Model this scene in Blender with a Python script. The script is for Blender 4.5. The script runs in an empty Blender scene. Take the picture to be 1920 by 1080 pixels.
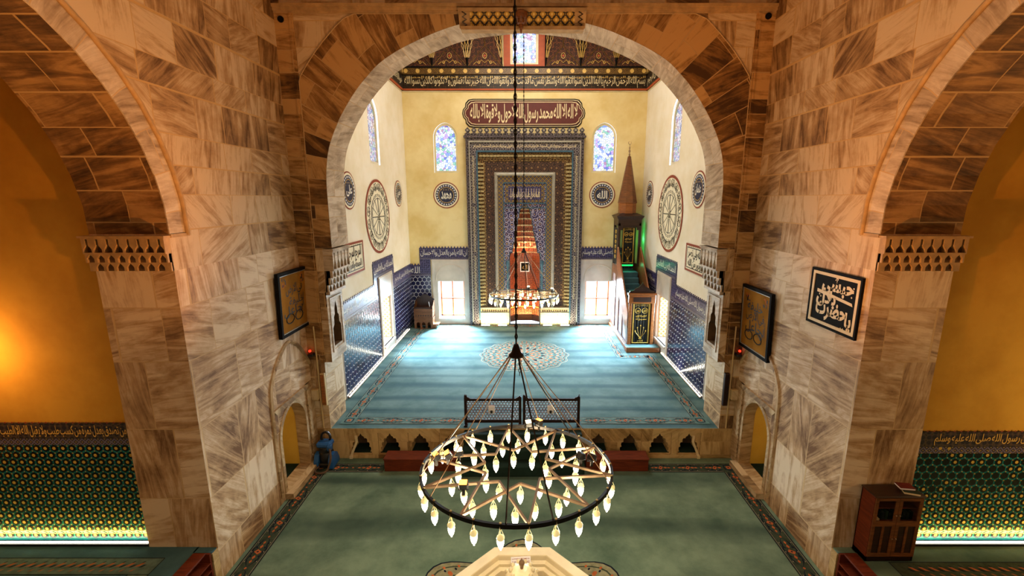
import bpy, math, random, unicodedata
from mathutils import Vector, Matrix
from mathutils.geometry import tessellate_polygon
random.seed(7)
SC = bpy.context.scene
C = SC.collection
PI = math.pi
R = math.radians

# ------------------------------------------------------------------ camera, world, lights, exposure
SC.view_settings.view_transform = 'Standard'
SC.view_settings.look = 'None'
SC.view_settings.exposure = 0.0
SC.view_settings.gamma = 1.0
SC.view_settings.use_curve_mapping = False

cd = bpy.data.cameras.new('camera')
cam = bpy.data.objects.new('camera', cd)
C.objects.link(cam)
cd.sensor_width = 36.0
cd.lens = 830.0 / 1920.0 * 36.0
cd.shift_x = -24.0 / 1920.0
cd.clip_start = 0.05
cam.location = (0, 0, 7.6)
cam.rotation_euler = (PI / 2 - math.atan(167 / 830), 0, 0)
SC.camera = cam

w = bpy.data.worlds.new('sky')
SC.world = w
w.use_nodes = True
bg = w.node_tree.nodes['Background']
bg.inputs[0].default_value = (0.80, 0.90, 1.0, 1)
bg.inputs[1].default_value = 2.0

def area(name, loc, target, sx, sy, power, col, spread=180):
    d = bpy.data.lights.new(name, 'AREA')
    d.shape = 'RECTANGLE'; d.size = sx; d.size_y = sy; d.energy = power; d.color = col; d.spread = R(spread)
    o = bpy.data.objects.new(name, d); C.objects.link(o)
    o.location = loc
    o.rotation_euler = (Vector(target) - Vector(loc)).to_track_quat('-Z', 'Y').to_euler()
    return o

def point(name, loc, power, col, r=0.05, parent=None):
    d = bpy.data.lights.new(name, 'POINT'); d.energy = power; d.color = col; d.shadow_soft_size = r
    o = bpy.data.objects.new(name, d); C.objects.link(o); o.location = loc
    return o

def spot(name, loc, target, power, col, ang=90, blend=0.8, r=0.08):
    d = bpy.data.lights.new(name, 'SPOT'); d.energy = power; d.color = col; d.spot_size = R(ang); d.spot_blend = blend; d.shadow_soft_size = r
    o = bpy.data.objects.new(name, d); C.objects.link(o); o.location = loc
    o.rotation_euler = (Vector(target) - Vector(loc)).to_track_quat('-Z', 'Y').to_euler()
    return o

DAY = (0.58, 0.82, 1.0)
WARM = (1.0, 0.72, 0.42)
ORANGE = (1.0, 0.40, 0.10)
# daylight through the two windows beside the mihrab and the two side windows of the prayer recess
for sx in (-1, 1):
    area('window_daylight', (sx * 4.1, 24.3, 3.0), (sx * 3.2, 20.8, 0.9), 1.5, 2.0, 2700, DAY, 110)
    area('side_window_daylight', (sx * 7.2, 18.8, 2.9), (sx * 3.0, 18.4, 0.9), 1.3, 1.9, 560, DAY, 120)
# fill light added over the prayer recess, lantern of the dome over the hall
area('prayer_recess_fill', (0, 17.6, 16.2), (0, 18.2, 0), 5.0, 5.0, 760, (1.0, 0.93, 0.82))
area('lantern_daylight', (0, 5.4, 14.0), (0, 5.8, 0), 3.0, 3.0, 120, (1.0, 0.70, 0.42))

# ------------------------------------------------------------------ materials
def hx(s):
    f = lambda c: c / 12.92 if c <= 0.04045 else ((c + 0.055) / 1.055) ** 2.4
    return tuple(f(int(s[i:i + 2], 16) / 255) for i in (0, 2, 4)) + (1,)

class NT:
    def __init__(s, name):
        s.m = bpy.data.materials.new(name); s.m.use_nodes = True
        s.t = s.m.node_tree; s.b = s.t.nodes['Principled BSDF']
    def n(s, typ, **kw):
        x = s.t.nodes.new(typ)
        for k, v in kw.items(): setattr(x, k, v)
        return x
    def l(s, a, b): s.t.links.new(a, b)
    def val(s, sock, v):
        if hasattr(v, 'is_output'): s.l(v, sock)
        elif v is not None: sock.default_value = v
    def math(s, op, a, b=None, c=None):
        x = s.n('ShaderNodeMath', operation=op)
        for i, v in enumerate((a, b, c)): s.val(x.inputs[i], v)
        return x.outputs[0]
    def mix(s, f, a, b, blend='MIX'):
        x = s.n('ShaderNodeMix', data_type='RGBA', blend_type=blend)
        s.val(x.inputs[0], f); s.val(x.inputs[6], a); s.val(x.inputs[7], b)
        return x.outputs[2]
    def ramp(s, f, stops, interp='LINEAR'):
        x = s.n('ShaderNodeValToRGB'); r = x.color_ramp; r.interpolation = interp
        while len(r.elements) < len(stops): r.elements.new(0.5)
        for e, (p, c) in zip(r.elements, stops): e.position = p; e.color = c
        s.val(x.inputs[0], f)
        return x.outputs[0]
    def noise(s, vec, scale, detail=4, rough=0.55, dist=0.0):
        x = s.n('ShaderNodeTexNoise'); s.val(x.inputs['Vector'], vec)
        x.inputs['Scale'].default_value = scale; x.inputs['Detail'].default_value = detail
        x.inputs['Roughness'].default_value = rough; x.inputs['Distortion'].default_value = dist
        return x.outputs[0]
    def uv(s):
        return s.n('ShaderNodeUVMap', uv_map='UVMap').outputs[0]
    def mapping(s, vec, scale=(1, 1, 1), loc=(0, 0, 0), rot=(0, 0, 0)):
        x = s.n('ShaderNodeMapping'); s.l(vec, x.inputs[0])
        x.inputs[1].default_value = loc; x.inputs[2].default_value = rot; x.inputs[3].default_value = scale
        return x.outputs[0]
    def bump(s, h, strength=0.3, dist=0.02):
        x = s.n('ShaderNodeBump'); x.inputs['Strength'].default_value = strength; x.inputs['Distance'].default_value = dist
        s.l(h, x.inputs['Height']); s.l(x.outputs[0], s.b.inputs['Normal'])
    def col(s, c, rough=0.6, metal=0.0, spec=0.5):
        s.val(s.b.inputs['Base Color'], c); s.val(s.b.inputs['Roughness'], rough)
        s.b.inputs['Metallic'].default_value = metal; s.b.inputs['Specular IOR Level'].default_value = spec
        return s.m

def plain(name, c, rough=0.6, metal=0.0, var=0.15, scale=6.0, spec=0.5, emit=None, es=1.0):
    t = NT(name); c = hx(c) if isinstance(c, str) else c
    if var:
        g = t.n('ShaderNodeTexCoord').outputs['Object']
        f = t.noise(g, scale)
        d = tuple(x * (1 - var) for x in c[:3]) + (1,); b = tuple(min(1, x * (1 + var)) for x in c[:3]) + (1,)
        c = t.ramp(f, [(0.3, d), (0.7, b)])
    m = t.col(c, rough, metal, spec)
    if emit:
        t.b.inputs['Emission Color'].default_value = hx(emit); t.b.inputs['Emission Strength'].default_value = es
        m.cycles.emission_sampling = 'NONE' if es < 0 else 'AUTO'
    return m

def glow(name, c, strength, sample=False):
    t = NT(name); t.col(hx(c), 0.4)
    t.b.inputs['Emission Color'].default_value = hx(c); t.b.inputs['Emission Strength'].default_value = strength
    t.m.cycles.emission_sampling = 'AUTO' if sample else 'NONE'
    return t.m

def stone(name, light, mid, dark, bw=1.15, rh=0.62, mortar='c9a878', ms=0.012, warp=0.5, rough=0.55, level=False, tone=0.24):
    """veined marble ashlar: every block its own tone and vein direction"""
    t = NT(name); uv = t.uv()
    sp = t.n('ShaderNodeSeparateXYZ'); t.l(uv, sp.inputs[0])
    n1 = t.n('ShaderNodeTexNoise', noise_dimensions='1D'); t.l(t.math('MULTIPLY', sp.outputs[1], 0.75), n1.inputs['W']); n1.inputs['Scale'].default_value = 1.0; n1.inputs['Detail'].default_value = 1.0
    v2 = t.math('ADD', sp.outputs[1], t.math('MULTIPLY', n1.outputs[0], warp * 2))
    n2 = t.n('ShaderNodeTexNoise', noise_dimensions='2D')
    cv = t.n('ShaderNodeCombineXYZ'); t.l(t.math('MULTIPLY', sp.outputs[0], 0.6), cv.inputs[0]); t.l(t.math('MULTIPLY', t.math('FLOOR', t.math('DIVIDE', v2, rh)), 7.3), cv.inputs[1])
    t.l(cv.outputs[0], n2.inputs['Vector']); n2.inputs['Scale'].default_value = 1.0; n2.inputs['Detail'].default_value = 0.0
    u2 = t.math('ADD', sp.outputs[0], t.math('MULTIPLY', n2.outputs[0], warp * 2.4))
    cb = t.n('ShaderNodeCombineXYZ'); t.l(u2, cb.inputs[0]); t.l(v2, cb.inputs[1])
    br = t.n('ShaderNodeTexBrick'); br.offset = 0.5
    t.l(cb.outputs[0], br.inputs['Vector'])
    for k, v in (('Scale', 1.0), ('Mortar Size', ms), ('Mortar Smooth', 0.35), ('Bias', 0.0), ('Brick Width', bw), ('Row Height', rh)): br.inputs[k].default_value = v
    br.inputs['Color1'].default_value = (0, 0, 0, 1); br.inputs['Color2'].default_value = (1, 1, 1, 1); br.inputs['Mortar'].default_value = (0.5, 0.5, 0.5, 1)
    rnd = br.outputs['Color']; mf = br.outputs['Fac']
    wn = t.n('ShaderNodeTexWhiteNoise', noise_dimensions='1D'); t.l(t.math('MULTIPLY', rnd, 913.7), wn.inputs['W'])
    wc = t.n('ShaderNodeSeparateColor'); t.l(wn.outputs['Color'], wc.inputs[0])
    # per-block vein direction: mostly upright or level, some slanted
    ar = t.ramp(wc.outputs[0], [(0, (.5, .5, .5, 1)), (.26, (.46, .46, .46, 1)), (.40, (0, 0, 0, 1)), (.62, (.03, .03, .03, 1)), (.78, (.22, .22, .22, 1)), (.89, (.78, .78, .78, 1))] if not level else [(0, (0, 0, 0, 1)), (.5, (.02, .02, .02, 1)), (.93, (.3, .3, .3, 1))], 'CONSTANT')
    ang = t.math('ADD', t.math('MULTIPLY', ar, PI), t.math('MULTIPLY', wc.outputs[2], 0.25))
    rot = t.n('ShaderNodeVectorRotate', rotation_type='Z_AXIS'); t.l(uv, rot.inputs['Vector']); t.l(ang, rot.inputs['Angle'])
    off = t.n('ShaderNodeVectorMath', operation='ADD'); t.l(rot.outputs[0], off.inputs[0]); t.l(wn.outputs['Color'], off.inputs[1])
    mp = t.mapping(off.outputs[0], (0.50, 3.0, 1))
    vein = t.noise(mp, 1.35, 8, 0.62, 1.3)
    fine = t.noise(t.mapping(off.outputs[0], (0.9, 26, 1)), 1.4, 4, 0.65, 0.3)
    f = t.math('ADD', t.math('MULTIPLY', vein, 0.80), t.math('MULTIPLY', fine, 0.20))
    f = t.math('ADD', f, t.math('MULTIPLY', t.math('SUBTRACT', wc.outputs[1], 0.52), tone))
    dirt = t.noise(uv, 1.1, 6, 0.68)
    f = t.math('ADD', f, t.math('MULTIPLY', t.math('SUBTRACT', dirt, 0.5), 0.50))
    c = t.ramp(f, [(0.30, hx(dark)), (0.46, hx(mid)), (0.62, hx(light))])
    c = t.mix(t.math('MULTIPLY', mf, 0.8), c, hx(mortar))
    t.bump(t.math('SUBTRACT', t.math('MULTIPLY', vein, 0.12), mf), 0.35, 0.01)
    return t.col(c, rough, 0, 0.35)

def plaster(name, c, c2, rough=0.85):
    t = NT(name); g = t.n('ShaderNodeTexCoord').outputs['Object']
    f = t.noise(g, 0.7, 5, 0.6)
    t.bump(t.noise(g, 14, 4), 0.08, 0.02)
    return t.col(t.ramp(f, [(0.35, hx(c2)), (0.62, hx(c))]), rough, 0, 0.2)

def pattern(name, cols, scale=5.0, rough=0.35, stretch=(1, 1, 1), ring=True):
    """small all-over arabesque of rings and petals"""
    t = NT(name); uv = t.mapping(t.uv(), stretch)
    v = t.n('ShaderNodeTexVoronoi', voronoi_dimensions='2D'); t.l(uv, v.inputs['Vector']); v.inputs['Scale'].default_value = scale; v.inputs['Randomness'].default_value = 0.35
    n = t.noise(uv, scale * 2.2, 3, 0.6)
    f = t.math('ADD', t.math('MULTIPLY', v.outputs['Distance'], 1.2), t.math('MULTIPLY', t.math('SUBTRACT', n, 0.5), 0.55))
    k = len(cols)
    stops = [(i / k, hx(c)) for i, c in enumerate(cols)]
    c = t.ramp(f, stops, 'CONSTANT')
    return t.col(c, rough, 0, 0.5)

def geo_pattern(name, ground, line, dot, scale=4.0, rough=0.35, metal=0.0):
    """regular interlace of circles and crosses"""
    t = NT(name); uv = t.uv()
    def rings(vec):
        fr = t.n('ShaderNodeVectorMath', operation='FRACTION'); t.l(vec, fr.inputs[0])
        sb = t.n('ShaderNodeVectorMath', operation='SUBTRACT'); t.l(fr.outputs[0], sb.inputs[0]); sb.inputs[1].default_value = (0.5, 0.5, 0)
        ln = t.n('ShaderNodeVectorMath', operation='LENGTH'); t.l(sb.outputs[0], ln.inputs[0])
        return ln.outputs['Value']
    a = rings(t.mapping(uv, (scale, scale, 0)))
    b = rings(t.mapping(uv, (scale, scale, 0), (0.5, 0.5, 0)))
    la = t.math('LESS_THAN', t.math('ABSOLUTE', t.math('SUBTRACT', a, 0.40)), 0.055)
    lb = t.math('LESS_THAN', t.math('ABSOLUTE', t.math('SUBTRACT', b, 0.40)), 0.055)
    l = t.math('MAXIMUM', la, lb)
    d = t.math('LESS_THAN', t.math('MINIMUM', a, b), 0.13)
    c = t.mix(l, hx(ground), hx(line)); c = t.mix(d, c, hx(dot))
    t.bump(l, 0.3, 0.01)
    return t.col(c, rough, metal, 0.5)

def wood(name, light, dark, rough=0.4, scale=(1.2, 9, 1), spec=0.5):
    t = NT(name); uv = t.mapping(t.uv(), scale)
    f = t.noise(uv, 2.2, 6, 0.6, 1.0)
    t.bump(f, 0.08, 0.01)
    return t.col(t.ramp(f, [(0.28, hx(dark)), (0.72, hx(light))]), rough, 0, spec)

def carpet(name, light, dark, band, period=0.95, amount=0.35):
    t = NT(name); g = t.n('ShaderNodeTexCoord').outputs['Object']
    f = t.noise(g, 0.9, 6, 0.65)
    fine = t.noise(g, 60, 2, 0.7)
    c = t.ramp(f, [(0.3, hx(dark)), (0.62, hx(light))])
    c = t.mix(t.math('MULTIPLY', t.math('SUBTRACT', fine, 0.35), 0.5), c, hx(dark))
    sp = t.n('ShaderNodeSeparateXYZ'); t.l(g, sp.inputs[0])
    ph = t.math('ADD', t.math('MULTIPLY', sp.outputs[1], 2 * PI / period), t.math('MULTIPLY', t.noise(t.mapping(g, (0.12, 0.6, 1)), 1.0, 3), 5.5))
    s = t.math('MULTIPLY', t.math('ADD', t.math('SINE', ph), 0.1), 0.75)
    s = t.math('MULTIPLY', t.math('MAXIMUM', s, 0.0), t.math('MULTIPLY', t.noise(t.mapping(g, (0.35, 0.9, 1)), 1.0, 3), amount * 2))
    c = t.mix(t.math('MINIMUM', s, 0.8), c, hx(band))
    t.bump(fine, 0.25, 0.01)
    return t.col(c, 0.95, 0, 0.1)

def stained(name, strength, tint):
    """leaded coloured glass lit by the sky behind it"""
    t = NT(name); uv = t.mapping(t.uv(), (1, 1, 1))
    v = t.n('ShaderNodeTexVoronoi', voronoi_dimensions='2D'); t.l(uv, v.inputs['Vector']); v.inputs['Scale'].default_value = 9.0
    e = t.n('ShaderNodeTexVoronoi', voronoi_dimensions='2D', feature='DISTANCE_TO_EDGE'); t.l(uv, e.inputs['Vector']); e.inputs['Scale'].default_value = 9.0
    sc = t.n('ShaderNodeSeparateColor'); t.l(v.outputs['Color'], sc.inputs[0])
    c = t.ramp(sc.outputs[0], [(0, hx('f4f8ff')), (0.36, hx('c3d8ff')), (0.52, hx('7d9cf0')), (0.62, hx('7cc49a')), (0.72, hx('c79ad8')), (0.80, hx('e8e2b4')), (0.88, hx('4058b8')), (0.94, hx('b06a8a'))], 'CONSTANT')
    lead = t.math('LESS_THAN', e.outputs['Distance'], 0.045)
    c = t.mix(lead, c, hx('2a2a3c'))
    c2 = t.mix(1.0, c, hx(tint), 'MULTIPLY')
    t.col(t.mix(lead, hx('8090b0'), hx('20202a')), 0.3)
    t.l(c2, t.b.inputs['Emission Color']); t.b.inputs['Emission Strength'].default_value = strength
    t.m.cycles.emission_sampling = 'NONE'
    return t.m

M = {}
M['stone'] = stone('marble_ashlar', 'd2bd9c', 'ab8b62', '664a2e', mortar='d0ac74')
M['stone_lower'] = stone('marble_slabs', 'e2cfb2', 'bd9d76', '78583a', bw=0.95, rh=1.25, mortar='d2b484', warp=0.5, tone=0.20)
M['stone_arch'] = stone('marble_arch_blocks', 'c49c66', '8c6638', '48301a', bw=1.5, rh=0.50, ms=0.010, warp=0.3, level=True, tone=0.34)
M['stone_soffit'] = stone('marble_soffit', 'd6c8b4', 'b5a28a', '84705a', bw=1.4, rh=0.62, ms=0.010, warp=0.2, level=True, tone=0.12)
M['stone_intrados'] = stone('marble_vault_blocks', 'b08a5a', '7c5a34', '402a16', bw=1.0, rh=0.52, ms=0.014, warp=0.25, level=True, tone=0.22)
M['stone_plain'] = stone('marble_plain', 'cdb894', 'ab8f68', '7a6042', bw=2.4, rh=1.4, ms=0.004, warp=0.4)
M['stone_platform'] = stone('marble_platform', 'd0b27c', 'b0905c', '7c6038', bw=1.6, rh=0.45, ms=0.006, warp=0.3)
M['white_marble'] = plain('white_marble', 'd8cba8', 0.35, var=0.10, scale=2.5)
M['grey_marble'] = plain('grey_marble', 'cfc4b8', 0.4, var=0.12, scale=1.6)
M['cornice'] = plain('carved_marble', 'b39468', 0.6, var=0.25, scale=5)
M['cornice_shade'] = plain('carved_marble_shade', '5a4228', 0.8, var=0.3, scale=6)  # darker copy of the carved marble, with the shade of recesses painted in
M['plaster'] = plaster('cream_plaster', 'ecd9a4', 'dcc283')
M['plaster_side'] = plaster('cream_plaster_side', 'ece2d0', 'e0d2b4')
M['ochre'] = plaster('ochre_plaster', 'd3a440', 'bd8d30')
M['yellow'] = plaster('yellow_plaster', 'd9b24a', 'c79c36')
M['navy'] = plain('navy_tile', '1b1c46', 0.18, var=0.45, scale=1.6)
M['grout'] = plain('white_grout', 'd9dbe2', 0.5, var=0.06)
M['teal_tile'] = plain('teal_tile', '1e7a80', 0.22, var=0.35, scale=3.0)
M['black_tile'] = plain('black_tile', '0e1418', 0.2, var=0.3, scale=3.0)
M['gold_tile'] = plain('gold_tile', 'c0a24a', 0.35, var=0.2, scale=4.0)
M['frieze'] = pattern('frieze_arabesque', ['2b2a52', '1d1c38', '3f3a66', '5c567e', '1a1930'], 9.0)
M['frieze_side'] = pattern('frieze_arabesque_dark', ['23263a', '191a28', '3a3440', '54463a', '14151f'], 9.0)
M['frieze_line'] = geo_pattern('frieze_interlace', '201f3a', '6f6a8c', '8c7a54', 8.0)
M['letter_white'] = plain('white_lettering', 'e4e0d4', 0.5, var=0.05)
M['letter_cream'] = plain('cream_lettering', 'e2cfa4', 0.5, var=0.05)
M['letter_gold'] = plain('gold_lettering', 'd8b160', 0.4, var=0.1)
M['letter_black'] = plain('black_lettering', '17130f', 0.5, var=0.05)
M['maroon'] = plain('maroon_field', '5a1d17', 0.6, var=0.12)
M['red_line'] = plain('red_brown_line', '8a3a22', 0.6, var=0.08)
M['black'] = plain('black_paint', '0d0b0a', 0.7, var=0.1, spec=0.15)
M['cream'] = plain('cream_paint', 'e7dcc0', 0.7, var=0.04)
M['roundel'] = pattern('roundel_navy', ['2a3050', '1a2038', '232a48', '3a4260', '141a2c'], 10.0)
M['gold_wash'] = plain('gold_parchment', '946624', 0.85, var=0.25, scale=2.0, spec=0.1)
M['iron'] = plain('dark_iron', '1a1512', 0.45, 0.6, var=0.2)
M['brass'] = plain('aged_brass', '94795c', 0.4, 0.5, var=0.2)
M['m_ivory'] = plain('ivory_glaze', 'a8966c', 0.35, var=0.25, scale=8)
M['brass_pale'] = plain('pale_brass', 'd8c88c', 0.35, 0.2, var=0.1)
M['shade'] = plain('lit_lamp_shade', 'e8dca0', 0.35, 0.0, var=0.05, emit='ffe9a0', es=0.55)
M['bulb'] = glow('lit_lamp_glass', 'fff4d8', 9.0)
M['spot_orange'] = glow('orange_floodlight_lens', 'ff7a2a', 14.0)
M['spot_yellow'] = glow('yellow_floodlight_lens', 'ffd890', 14.0)
M['led'] = glow('led_tube', 'fff6e0', 8.0)
M['led_green'] = glow('green_tube', '18e060', 2.2)
M['wood_red'] = wood('red_varnished_wood', '7a3418', '4a1a0c', 0.5, spec=0.25)
M['wood_dark'] = wood('dark_walnut', '3c2014', '1e0f0a', 0.4)
M['wood_mid'] = wood('carved_walnut', '8a542a', '4c2a12', 0.4)
M['wood_orange'] = wood('honey_walnut', 'a8642c', '6c3a16', 0.35)
M['wood_black'] = wood('blackened_wood', '2c1710', '140a07', 0.6, spec=0.2)
M['shutter'] = geo_pattern('inlaid_shutter', 'c08a48', 'e6c480', '7a4a20', 5.0)
M['window_wood'] = plain('orange_window_frame', 'c05a24', 0.5, var=0.1)
M['carpet_green'] = carpet('green_carpet', '829c88', '546e60', '364c46', 1.9, 0.8)
M['carpet_teal'] = carpet('teal_carpet', '6c8686', '486666', '2e4e58', 0.95, 0.7)
M['carpet_blue'] = carpet('blue_green_carpet', '4c7480', '355a68', '2c4c58', 1.6, 0.3)
M['carpet_dark'] = carpet('dark_green_carpet', '24362f', '18261f', '141f1a', 0.5, 0.2)
M['border_base'] = plain('border_olive', '3f4a3c', 0.95, var=0.3, scale=8, spec=0.1)
M['border_teal'] = plain('border_grey_teal', '5f7c78', 0.95, var=0.25, scale=8, spec=0.1)
M['border_navy'] = plain('border_navy', '1a2230', 0.95, var=0.2, scale=8, spec=0.1)
M['border_orange'] = plain('border_orange', 'b8673c', 0.95, var=0.2, scale=8, spec=0.1)
M['border_pink'] = plain('border_pale', 'a89a86', 0.95, var=0.2, scale=8, spec=0.1)
M['stained'] = stained('stained_glass', 1.45, 'dfe6ff')
M['stained_side'] = stained('stained_glass_side', 0.75, 'ffeae0')
M['m_outer'] = pattern('mihrab_outer', ['2c2632', '1a161e', '6a6068', '221d28', '8c8074'], 6.0)
M['m_script'] = pattern('mihrab_script', ['362c38', '1a161e', '8c8488', '282028', '6a6064'], 7.0)
M['m_olive'] = plain('olive_medallion', '8c8c70', 0.95, var=0.3, scale=8, spec=0.1)
M['m_teal'] = plain('mihrab_teal_edge', '3c5f74', 0.3, var=0.2)
M['m_muq'] = pattern('mihrab_stalactites', ['6a4a28', '2c1e18', '9a7a48', '3a281c', 'c0aa78'], 6.0)
M['m_floral'] = pattern('mihrab_floral', ['7a5a3c', '2a1814', '4e3226', '221412', '6a4a34'], 3.2, 0.5)
M['m_gold'] = geo_pattern('mihrab_gold_interlace', '2c2430', '9a8046', '6c6a94', 5.0)
M['m_panel'] = pattern('mihrab_spandrel', ['c8a050', '3a3468', '2a2654', 'b8b0c0', '3a3468', '24204a', 'a89cb0'], 4.0)
M['m_silver'] = plain('mihrab_silver_moulding', 'a8a49a', 0.3, 0.3, var=0.15)
M['m_niche_lamplit'] = pattern('mihrab_niche_lamplit_tile', ['a8603c', '6c3420', '904a2c', '542818', 'b87c50'], 8.0, 0.3)  # orange lamplight of the niche is mixed into the tile colour
M['m_dado'] = pattern('mihrab_base_tile', ['c8b478', '6a6a60', 'd8ccaa', '8c8050', '4a4848'], 9.0)
M['band_black'] = pattern('black_gold_band', ['1c130e', '120c0a', '22170f', '3a2412', '5a3c18'], 9.0)
M['band_gold'] = pattern('gold_strip', ['6a4820', '3a2412', '8c6a34', '2c1a0e', '5a3a1a'], 10.0)
M['fold'] = pattern('painted_folds', ['2a140c', '48220f', '1a0c08', '6a3818', '301810', '7c4c24'], 5.0, 0.8)
M['orange_paint'] = plain('orange_border_paint', 'a84a1e', 0.6, var=0.12)
M['gold_lattice'] = geo_pattern('gold_lattice', 'c09a3c', '2c1c0c', 'e4c870', 4.6, 0.4)
M['glass'] = None
t = NT('window_glass')
tr = t.n('ShaderNodeBsdfTransparent'); gl = t.n('ShaderNodeBsdfGlossy'); gl.inputs['Roughness'].default_value = 0.02
lw = t.n('ShaderNodeLayerWeight'); lw.inputs[0].default_value = 0.3
mx = t.n('ShaderNodeMixShader'); t.l(t.math('MULTIPLY', lw.outputs['Fresnel'], 0.5), mx.inputs[0]); t.l(tr.outputs[0], mx.inputs[1]); t.l(gl.outputs[0], mx.inputs[2])
t.l(mx.outputs[0], t.t.nodes['Material Output'].inputs[0])
M['glass'] = t.m
M['blue_plastic'] = plain('blue_plastic', '1f5a9c', 0.35, var=0.1)
M['black_plastic'] = plain('black_plastic', '15161a', 0.4, var=0.1)
M['hose'] = plain('brown_hose', '5a4230', 0.5, var=0.1)
M['white_plastic'] = plain('white_plastic', 'f0eef4', 0.35, var=0.03)
M['beige_plastic'] = plain('beige_plastic', 'c8b080', 0.5, var=0.05)
M['red_led'] = glow('red_sensor', 'ff3a20', 1.5)
M['curtain'] = plain('black_velvet', '0c0f0d', 0.8, var=0.2)
M['gold_thread'] = plain('gold_thread', 'd0a848', 0.4, 0.3, var=0.15)
M['paper'] = plain('paper', 'e0cfa8', 0.7, var=0.05)
M['book_red'] = plain('red_book_cover', '6a1a1c', 0.5, var=0.3, scale=20)
M['book_green'] = plain('green_book_cover', '12301e', 0.5, var=0.1)
M['shelf_dark'] = plain('cabinet_inside', '10181a', 0.6, var=0.2)
M['varnish_glare'] = wood('varnished_panel_glare', 'd8c8d4', 'a89cb4', 0.2, (1, 3, 1), 0.8)  # daylight glare on varnished wood, painted as a pale colour

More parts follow.
